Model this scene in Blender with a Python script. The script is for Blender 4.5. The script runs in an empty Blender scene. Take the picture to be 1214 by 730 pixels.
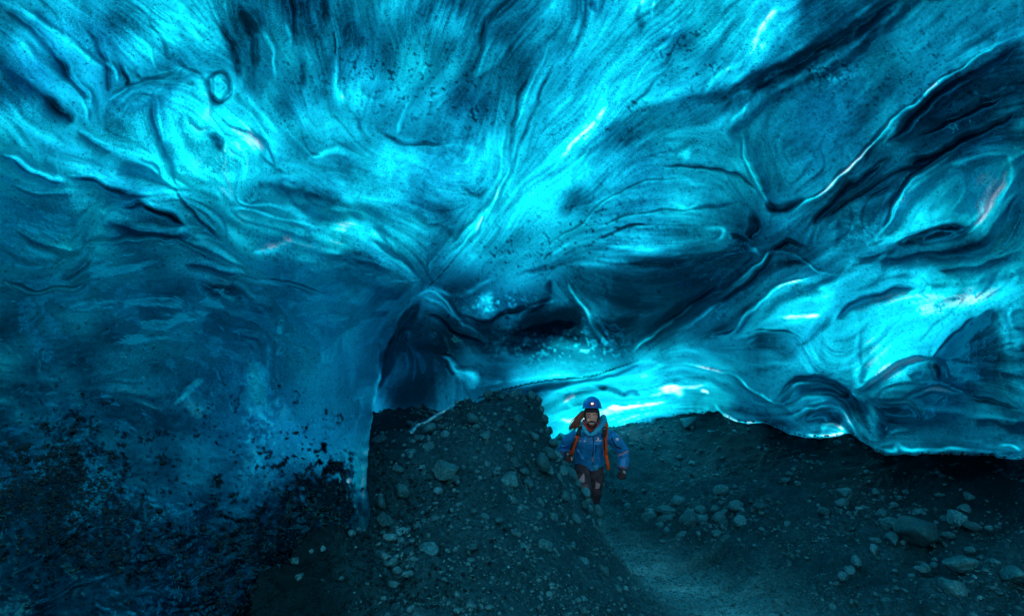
import bpy, bmesh, math, random
import numpy as np
from mathutils import Vector, Matrix, noise as mnoise

# ------------------------------------------------------------------ camera, sky, sun, exposure
scene = bpy.context.scene
C = scene.collection
F = 650.0                      # focal length in units of a 1214 wide frame
PITCH = math.radians(10.03)
CAM = np.array([0.0, 0.0, 1.6])
cam_d = bpy.data.cameras.new('camera')
cam_d.sensor_width = 36.0
cam_d.lens = 36.0 * F / 1214.0
cam_d.clip_start = 0.05
cam_d.clip_end = 500
cam = bpy.data.objects.new('camera', cam_d)
C.objects.link(cam)
cam.location = CAM
cam.rotation_euler = (math.radians(90) + PITCH, 0, 0)
scene.camera = cam

SUN_EL = math.radians(60)
SUN_AZ = math.radians(-6)      # measured from +Y, positive to the right
world = bpy.data.worlds.new('World')
scene.world = world
world.use_nodes = True
wn = world.node_tree.nodes
wl = world.node_tree.links
wn.clear()
sky = wn.new('ShaderNodeTexSky')
sky.sky_type = 'NISHITA'
sky.sun_disc = False
sky.sun_elevation = SUN_EL
sky.sun_rotation = SUN_AZ
sky.air_density = 0.7
sky.dust_density = 4.0
bg = wn.new('ShaderNodeBackground')
bg.inputs['Strength'].default_value = 0.15
wo = wn.new('ShaderNodeOutputWorld')
wl.new(sky.outputs[0], bg.inputs[0])
wl.new(bg.outputs[0], wo.inputs[0])

sun_d = bpy.data.lights.new('sun', 'SUN')
sun_d.energy = 4.0
sun_d.angle = math.radians(40)
sun_d.color = (1.0, 0.96, 0.9)
sun = bpy.data.objects.new('sun', sun_d)
C.objects.link(sun)
sd = Vector((math.sin(SUN_AZ) * math.cos(SUN_EL), math.cos(SUN_AZ) * math.cos(SUN_EL), math.sin(SUN_EL)))
sun.rotation_euler = sd.to_track_quat('Z', 'Y').to_euler()
sun.location = sd * 40

scene.view_settings.view_transform = 'Standard'
scene.view_settings.look = 'None'
scene.view_settings.exposure = 1.3
scene.view_settings.gamma = 1.0
scene.cycles.use_denoising = True
scene.cycles.max_bounces = 8

rng = np.random.default_rng(7)
random.seed(7)

# ------------------------------------------------------------------ small helpers
def ray(px, py):
    """direction of the view ray through a point of the 1214x730 frame, unit forward depth"""
    dx = (np.asarray(px, float) - 607.0) / F
    dy = (365.0 - np.asarray(py, float)) / F
    c, s = math.cos(PITCH), math.sin(PITCH)
    return np.stack([dx, c - dy * s, s + dy * c], -1)

def pt(px, py, d):
    return CAM + ray(px, py) * np.asarray(d, float)[..., None]

def V(px, py, d):
    p = pt(px, py, d)
    return Vector((float(p[0]), float(p[1]), float(p[2])))

def bil(a, x, y):
    """bilinear sample of array a at float index coordinates"""
    h, w = a.shape[:2]
    x = np.clip(x, 0, w - 1.001)
    y = np.clip(y, 0, h - 1.001)
    xi = x.astype(np.int32)
    yi = y.astype(np.int32)
    fx = x - xi
    fy = y - yi
    return (a[yi, xi] * (1 - fx) * (1 - fy) + a[yi, xi + 1] * fx * (1 - fy)
            + a[yi + 1, xi] * (1 - fx) * fy + a[yi + 1, xi + 1] * fx * fy)

def sm(t):
    t = np.clip(t, 0, 1)
    return t * t * (3 - 2 * t)

def vnoise(x, y, scale, seed):
    """smooth value noise over plane coordinates, about unit range -1..1"""
    r = np.random.default_rng(seed)
    tab = r.uniform(-1, 1, (256, 256))
    u = x / scale + 1000.0
    v = y / scale + 1000.0
    ui = np.floor(u).astype(np.int64)
    vi = np.floor(v).astype(np.int64)
    fu = sm(u - ui)
    fv = sm(v - vi)
    a = tab[vi % 256, ui % 256]
    b = tab[vi % 256, (ui + 1) % 256]
    c = tab[(vi + 1) % 256, ui % 256]
    d = tab[(vi + 1) % 256, (ui + 1) % 256]
    return (a * (1 - fu) + b * fu) * (1 - fv) + (c * (1 - fu) + d * fu) * fv

def fbm(x, y, scale, octs, seed, gain=0.5):
    s = 0.0
    amp = 1.0
    tot = 0.0
    for k in range(octs):
        a_ = 0.5 + 1.1 * k + 0.37 * seed          # each octave turned, so no grid shows
        ca_, sa_ = math.cos(a_), math.sin(a_)
        s = s + amp * vnoise(x * ca_ - y * sa_ + 31.7 * k * scale, x * sa_ + y * ca_ - 17.3 * k * scale, scale / 2 ** k, seed + k)
        tot += amp
        amp *= gain
    return s / tot * 1.4

def rbf(pts, vals, smooth=0.0):
    """thin plate spline through scattered points"""
    P = np.asarray(pts, float)
    v = np.asarray(vals, float)
    sc = np.abs(P).max()
    P = P / sc
    n = len(P)
    def phi(r2):
        return 0.5 * r2 * np.log(r2 + 1e-12)
    r2 = ((P[:, None] - P[None]) ** 2).sum(-1)
    A = np.zeros((n + 3, n + 3))
    A[:n, :n] = phi(r2) + smooth * np.eye(n)
    A[:n, n] = 1
    A[:n, n + 1:] = P
    A[n, :n] = 1
    A[n + 1:, :n] = P.T
    w = np.linalg.solve(A, np.concatenate([v, np.zeros(3)]))
    def f(x, y):
        x = np.asarray(x, float) / sc
        y = np.asarray(y, float) / sc
        out = w[n] + w[n + 1] * x + w[n + 2] * y
        for i in range(n):
            out = out + w[i] * phi((x - P[i, 0]) ** 2 + (y - P[i, 1]) ** 2)
        return out
    return f

def catmull(pts, sub=6):
    P = [np.array(p, float) for p in pts]
    P = [2 * P[0] - P[1]] + P + [2 * P[-1] - P[-2]]
    out = []
    for i in range(1, len(P) - 2):
        for k in range(sub):
            t = k / sub
            a, b, c, d = P[i - 1], P[i], P[i + 1], P[i + 2]
            out.append(0.5 * ((2 * b) + (c - a) * t + (2 * a - 5 * b + 4 * c - d) * t * t + (3 * b - a - 3 * c + d) * t ** 3))
    out.append(P[-2])
    return np.array(out)

def new_mesh(name, verts, faces, mat=None, smooth=True, parent=None):
    me = bpy.data.meshes.new(name)
    verts = np.asarray(verts, np.float32)
    faces = np.asarray(faces, np.int32)
    n = faces.shape[1]
    me.vertices.add(len(verts))
    me.vertices.foreach_set('co', verts.ravel())
    me.loops.add(faces.size)
    me.loops.foreach_set('vertex_index', faces.ravel())
    me.polygons.add(len(faces))
    me.polygons.foreach_set('loop_start', np.arange(0, faces.size, n, dtype=np.int32))
    me.polygons.foreach_set('loop_total', np.full(len(faces), n, np.int32))
    me.update(calc_edges=True)
    if smooth:
        me.polygons.foreach_set('use_smooth', np.ones(len(faces), bool))
    if mat:
        me.materials.append(mat)
    o = bpy.data.objects.new(name, me)
    C.objects.link(o)
    if parent:
        o.parent = parent
    return o

def tag(o, label=None, cat=None, group=None, kind=None):
    if label: o['label'] = label
    if cat: o['category'] = cat
    if group: o['group'] = group
    if kind: o['kind'] = kind
    return o

# ------------------------------------------------------------------ materials
class NT:
    def __init__(self, name):
        self.m = bpy.data.materials.new(name)
        self.m.use_nodes = True
        self.t = self.m.node_tree
        self.t.nodes.clear()
    def n(self, kind, **kw):
        nd = self.t.nodes.new('ShaderNode' + kind)
        ins = kw.pop('ins', {})
        for k, v in kw.items():
            setattr(nd, k, v)
        for k, v in ins.items():
            if hasattr(v, 'links') or isinstance(v, bpy.types.NodeSocket):
                self.t.links.new(v, nd.inputs[k])
            else:
                nd.inputs[k].default_value = v
        return nd
    def ramp(self, fac, stops):
        r = self.n('ValToRGB', ins={0: fac})
        el = r.color_ramp.elements
        while len(el) < len(stops):
            el.new(0.5)
        for e, (p, c) in zip(el, stops):
            e.position = p
            e.color = c if len(c) == 4 else (*c, 1)
        return r.outputs[0]
    def out(self, s):
        self.n('OutputMaterial', ins={0: s})
        return self.m

def ice_material():
    t = NT('glacier_ice')
    col = t.n('Attribute', attribute_name='ice_colour').outputs['Color']
    geo = t.n('NewGeometry')
    pos = geo.outputs['Position']
    # fine air bubbles and silt specks frozen in
    n1 = t.n('TexNoise', ins={'Vector': pos, 'Scale': 55.0, 'Detail': 4.0, 'Roughness': 0.6}).outputs[0]
    n2 = t.n('TexNoise', ins={'Vector': pos, 'Scale': 9.0, 'Detail': 3.0, 'Roughness': 0.6}).outputs[0]
    speck = t.ramp(n1, [(0.30, (0.25,) * 3), (0.42, (0.95,) * 3), (0.62, (1.0,) * 3), (0.75, (1.35,) * 3)])
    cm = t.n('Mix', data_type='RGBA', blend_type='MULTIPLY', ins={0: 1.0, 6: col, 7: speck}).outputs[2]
    n3 = t.n('TexNoise', ins={'Vector': pos, 'Scale': 120.0, 'Detail': 3.0, 'Roughness': 0.7}).outputs[0]
    grain = t.ramp(n3, [(0.3, (0.5,) * 3), (0.5, (1.0,) * 3), (0.7, (1.5,) * 3)])
    n4 = t.n('TexNoise', ins={'Vector': pos, 'Scale': 2.6, 'Detail': 3.0}).outputs[0]
    gm = t.n('MapRange', ins={0: n4, 1: 0.42, 2: 0.62, 3: 0.15, 4: 1.0}).outputs[0]
    cm = t.n('Mix', data_type='RGBA', blend_type='MULTIPLY', ins={0: gm, 6: cm, 7: grain}).outputs[2]
    bmp = t.n('Bump', ins={'Strength': 0.35, 'Distance': 0.012, 'Height': n1})
    bmp2 = t.n('Bump', ins={'Strength': 0.4, 'Distance': 0.03, 'Height': n2, 'Normal': bmp.outputs[0]})
    tr = t.n('BsdfTranslucent', ins={'Color': cm}).outputs[0]
    df = t.n('BsdfDiffuse', ins={'Color': cm, 'Normal': bmp.outputs[0]}).outputs[0]
    mx = t.n('MixShader', ins={0: 0.12, 1: tr, 2: df}).outputs[0]
    wet = t.n('Bump', ins={'Strength': 0.25, 'Distance': 0.03, 'Height': n2}).outputs[0]
    gl = t.n('BsdfGlossy', ins={'Color': (0.02, 0.6, 0.85, 1), 'Roughness': 0.09, 'Normal': wet}).outputs[0]
    fr = t.n('Fresnel', ins={'IOR': 1.31, 'Normal': wet}).outputs[0]
    fr = t.n('MapRange', ins={0: fr, 1: 0.02, 2: 0.5, 3: 0.04, 4: 0.17}).outputs[0]
    return t.out(t.n('MixShader', ins={0: fr, 1: mx, 2: gl}).outputs[0])

def rock_material(name, c1, c2, scale=6.0, rough=0.75, bump=0.5, island=False, path=False):
    t = NT(name)
    tc = t.n('NewGeometry').outputs['Position']
    oi = t.n('ObjectInfo').outputs['Random']
    n1 = t.n('TexNoise', ins={'Vector': tc, 'Scale': scale, 'Detail': 8.0, 'Roughness': 0.65}).outputs[0]
    n2 = t.n('TexNoise', ins={'Vector': tc, 'Scale': scale * 12, 'Detail': 4.0, 'Roughness': 0.7}).outputs[0]
    c = t.ramp(n1, [(0.3, c1), (0.7, c2)])
    sp = t.ramp(n2, [(0.32, (0.3,) * 3), (0.55, (1.0,) * 3), (0.72, (2.0,) * 3)])
    c = t.n('Mix', data_type='RGBA', blend_type='MULTIPLY', ins={0: 1.0, 6: c, 7: sp}).outputs[2]
    if island:
        oi = t.n('NewGeometry').outputs['Random Per Island']
    if path:
        sa_ = t.n('Attribute', attribute_name='silt').outputs['Fac']  # real silt and painted shade together
        c = t.n('Mix', data_type='RGBA', ins={0: sa_, 6: c, 7: (0.001, 0.008, 0.011, 1)}).outputs[2]  # black silt at the left heap, painted shade under the right lip
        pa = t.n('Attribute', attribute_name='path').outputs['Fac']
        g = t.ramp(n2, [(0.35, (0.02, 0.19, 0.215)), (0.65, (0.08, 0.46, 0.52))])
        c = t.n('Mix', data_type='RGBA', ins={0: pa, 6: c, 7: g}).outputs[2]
    rr = t.n('MapRange', ins={0: oi, 3: 0.45 if island else (1.0 if path else 0.6), 4: 1.0 if path else 1.35 if island else 1.4}).outputs[0]
    c = t.n('VectorMath', operation='SCALE', ins={0: c, 3: rr}).outputs[0]
    b = t.n('Bump', ins={'Strength': bump, 'Distance': 0.02, 'Height': n2}).outputs[0]
    p = t.n('BsdfPrincipled', ins={'Base Color': c, 'Roughness': rough, 'Normal': b, 'Specular IOR Level': 0.3, 'Specular Tint': (0.03, 0.75, 1.0, 1)}).outputs[0]
    return t.out(p)

def plain(name, col, rough=0.6, bump=0.0, bscale=60, spec=0.4, var=0.25, emit=0.0, metal=0.0):
    t = NT(name)
    tc = t.n('TexCoord').outputs['Object']
    n1 = t.n('TexNoise', ins={'Vector': tc, 'Scale': bscale, 'Detail': 4.0}).outputs[0]
    lo = tuple(c * (1 - var) for c in col)
    hi = tuple(min(1, c * (1 + var)) for c in col)
    c = t.ramp(n1, [(0.3, lo), (0.7, hi)])
    ins = {'Base Color': c, 'Roughness': rough, 'Specular IOR Level': spec, 'Metallic': metal}
    if bump:
        ins['Normal'] = t.n('Bump', ins={'Strength': bump, 'Distance': 0.01, 'Height': n1}).outputs[0]
    if emit:
        ins['Emission Color'] = (*col, 1)
        ins['Emission Strength'] = emit
    return t.out(t.n('BsdfPrincipled', ins=ins).outputs[0])

M_ICE = ice_material()
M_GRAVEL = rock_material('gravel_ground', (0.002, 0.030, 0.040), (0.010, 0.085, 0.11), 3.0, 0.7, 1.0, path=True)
M_STONE = rock_material('basalt_stone', (0.008, 0.085, 0.10), (0.035, 0.24, 0.29), 7.0, 0.5, 0.5)
M_BLACK = rock_material('black_stone', (0.002, 0.008, 0.010), (0.008, 0.025, 0.032), 9.0, 0.6, 0.5)
# ------------------------------------------------------------------ the ice: flow lines, bands and relief
CX0, CX1, CY0, CY1, ST = -280.0, 1500.0, -320.0, 820.0, 1.5
gw, gh = int((CX1 - CX0) / ST) + 1, int((CY1 - CY0) / ST) + 1
GX, GY = np.meshgrid(CX0 + np.arange(gw) * ST, CY0 + np.arange(gh) * ST)

FLOW = [
 [(-100,-60),(0,20),(60,60),(100,110),(115,140)], [(50,0),(130,60),(170,100)], [(130,0),(190,50),(225,85)],
 [(170,0),(215,50),(228,85)], [(228,0),(262,50),(285,85)], [(0,60),(60,110),(100,150)], [(-80,60),(0,100),(60,130),(95,165),(160,185)],
 [(0,150),(60,190),(90,200)], [(0,190),(60,215),(120,212),(150,232),(200,235)], [(130,245),(180,247),(230,270)],
 [(0,262),(50,290),(85,302)], [(-60,330),(0,338),(40,345),(95,340),(120,326),(180,322)],
 [(95,300),(110,275),(125,245)], [(150,285),(210,283),(270,310),(330,335),(380,352)], [(190,130),(194,190),(215,225),(250,265),(290,305)],
 [(130,135),(150,105),(190,95),(240,80),(300,85)], [(205,115),(240,125),(262,160),(240,185)], [(250,150),(290,165),(310,190),(300,220)],
 [(270,0),(285,50),(290,90)], [(330,0),(345,100),(360,140)], [(380,0),(385,90)], [(430,-80),(430,100)], [(480,0),(480,80)],
 [(520,0),(510,60)], [(340,120),(370,170)], [(400,120),(432,165),(480,172)], [(440,100),(432,150)], [(500,100),(470,150)],
 [(560,40),(545,90)], [(600,30),(560,90),(530,115)], [(330,195),(400,200),(450,205)], [(300,250),(380,265),(440,275),(480,300),(510,330)],
 [(380,210),(420,230),(450,225)], [(500,200),(530,225),(560,230)],
 [(700,-80),(690,0),(650,80),(620,150),(590,220),(550,280),(500,340)], [(660,60),(625,110),(605,170),(598,220)],
 [(780,0),(720,100),(660,180),(600,250),(530,315)], [(850,-40),(760,80),(700,160),(640,230),(560,320)],
 [(880,40),(800,110),(720,170),(650,250),(600,300)], [(940,0),(890,60),(850,110)], [(840,60),(780,110),(720,150)],
 [(1060,-30),(1030,0),(960,50),(880,95),(800,125),(740,155),(690,205)], [(1140,-80),(1050,10),(1000,45),(930,80)],
 [(1400,-60),(1214,40),(1120,100),(1040,165),(985,225),(950,250),(920,258)], [(1214,80),(1130,120),(1060,170),(1000,230)],
 [(1400,100),(1214,150),(1120,185),(1060,215),(1000,240),(950,280),(900,320),(840,370)],
 [(1040,285),(1075,225),(1110,195),(1150,180),(1200,175)], [(1205,190),(1190,230),(1160,270),(1110,290),(1060,292)],
 [(1350,180),(1214,215),(1190,260),(1150,290),(1090,300),(1020,305)], [(1350,260),(1214,298),(1140,318),(1080,316)],
 [(910,360),(960,325),(1010,300),(1040,295)], [(1130,240),(1160,225),(1180,205)],
 [(620,330),(700,280),(780,255),(880,250)], [(640,270),(700,215),(760,185),(850,182),(895,210),(918,240)],
 [(680,250),(740,230),(790,225),(850,240)], [(700,300),(760,292),(830,288),(880,280)], [(880,120),(885,190),(905,240)],
 [(830,372),(870,335),(920,305),(950,300)], [(520,350),(560,380),(620,400),(660,400)], [(660,325),(690,370),(735,415)],
 [(560,440),(640,430),(700,432),(750,405),(800,370),(860,340)], [(700,330),(760,345),(820,340)],
 [(760,420),(820,380),(880,350),(930,310)], [(720,440),(800,428),(860,440),(900,470),(950,500)],
 [(860,400),(930,390),(955,405),(962,430)], [(914,480),(945,455),(985,452),(1010,475),(1030,510)],
 [(940,500),(965,482),(1000,482),(1015,510)], [(1015,460),(1050,440),(1080,425),(1105,425)],
 [(1060,475),(1110,460),(1160,470),(1214,492),(1300,500)], [(1105,425),(1150,375),(1214,335)],
 [(960,370),(1050,345),(1130,340),(1214,330)], [(1000,540),(1100,520),(1214,530)], [(640,500),(700,480),(780,460),(850,450)],
 [(455,470),(468,400),(500,352),(530,362),(555,400),(600,425)], [(490,400),(520,420),(535,460)],
 [(500,345),(470,385),(450,440),(440,520),(438,620)], [(420,400),(425,500),(420,600)], [(310,420),(325,500),(310,560)],
 [(230,480),(245,440)], [(0,430),(100,440),(200,420)], [(0,520),(100,500),(200,520)], [(-60,620),(60,580),(150,560)],
 [(-60,740),(60,700),(130,660),(230,640)], [(150,735),(230,700),(310,650),(400,600)], [(200,770),(300,720),(380,690)],
 [(360,540),(410,540)], [(0,380),(100,375),(200,380),(280,400)], [(300,370),(400,380),(450,360)],
]
def flow_field():
    sx, sy, sa = [], [], []
    for s in FLOW:
        c = catmull(s, 5)
        d = np.gradient(c, axis=0)
        a = np.arctan2(d[:, 1], d[:, 0])
        sx += list(c[:, 0]); sy += list(c[:, 1]); sa += list(a)
    sx, sy, sa = map(np.array, (sx, sy, sa))
    cx = np.arange(CX0, CX1 + 12, 12.0)
    cy = np.arange(CY0, CY1 + 12, 12.0)
    X, Y = np.meshgrid(cx, cy)
    w = 1.0 / (((X[..., None] - sx) ** 2 + (Y[..., None] - sy) ** 2) / 100.0 + 1.0) ** 1.6
    c2 = (w * np.cos(2 * sa)).sum(-1)
    s2 = (w * np.sin(2 * sa)).sum(-1)
    n = np.hypot(c2, s2) + 1e-9
    c2, s2 = c2 / n, s2 / n
    ix, iy = (GX - CX0) / 12.0, (GY - CY0) / 12.0
    th = 0.5 * np.arctan2(bil(s2, ix, iy), bil(c2, ix, iy))
    th = th + 0.35 * fbm(GX, GY, 60, 2, 5)
    return np.cos(th).astype(np.float32), np.sin(th).astype(np.float32)

def lic(chans, lens, vx, vy):
    """smear each channel along the flow lines; lens = steps per channel"""
    acc = [c.copy() for c in chans]
    cnt = [1] * len(chans)
    n = max(lens)
    for sgn in (1.0, -1.0):
        px = np.tile(np.arange(gw, dtype=np.float32), (gh, 1))
        py = np.tile(np.arange(gh, dtype=np.float32)[:, None], (1, gw))
        dx, dy = vx * sgn, vy * sgn
        for k in range(n):
            px += dx
            py += dy
            xi = np.clip(px + 0.5, 0, gw - 1).astype(np.int32)
            yi = np.clip(py + 0.5, 0, gh - 1).astype(np.int32)
            idx = yi * gw + xi
            nx, ny = vx.ravel()[idx], vy.ravel()[idx]
            f = np.where(nx * dx + ny * dy < 0, -1.0, 1.0).astype(np.float32)
            dx, dy = nx * f, ny * f
            for i, c in enumerate(chans):
                if k < lens[i]:
                    acc[i] += c.ravel()[idx]
                    cnt[i] += 0.5 if False else 1
    return [a / c for a, c in zip(acc, cnt)]

# tone of the ice, dark to bright: clearness with light and shade painted in
BX = np.arange(0, 1201, 75.0)
BY = np.arange(0, 701, 50.0)
ICE_TONE = np.array([
 [38,66,50,86,40,42,70,58,45,80,82,68,90,45,32,50,50],
 [55,62,60,72,45,52,48,70,48,76,90,68,80,34,52,50,44],
 [42,74,52,60,62,45,74,76,44,86,92,72,60,52,48,48,26],
 [66,42,66,84,86,62,62,60,72,94,70,58,46,55,50,24,34],
 [72,72,72,92,88,58,78,72,66,94,64,58,42,52,26,34,74],
 [66,68,58,50,86,55,72,50,84,80,56,60,44,36,46,80,74],
 [54,72,46,36,66,82,48,48,72,58,58,40,22,48,48,58,66],
 [33,36,38,38,45,40,48,20,42,22,14,18,56,82,92,88,86],
 [30,32,34,44,36,56,60,12,26,40,26,50,56,80,68,60,52],
 [27,30,30,26,40,55,58,10,42,92,90,76,62,74,86,56,46],
 [22,27,24,26,46,46,52,16,40,96,92,60,52,52,48,48,46],
 [16,24,28,38,46,38,58,12,12,70,60,24,20,16,12,12,12],
 [16,20,28,32,26,14,55,8,8,30,20,12,10,8,8,8,8],
 [26,22,20,22,16,8,8,8,8,10,8,8,8,8,8,8,8],
 [20,26,26,24,16,8,6,6,6,6,6,6,6,6,6,6,6]], float)

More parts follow.
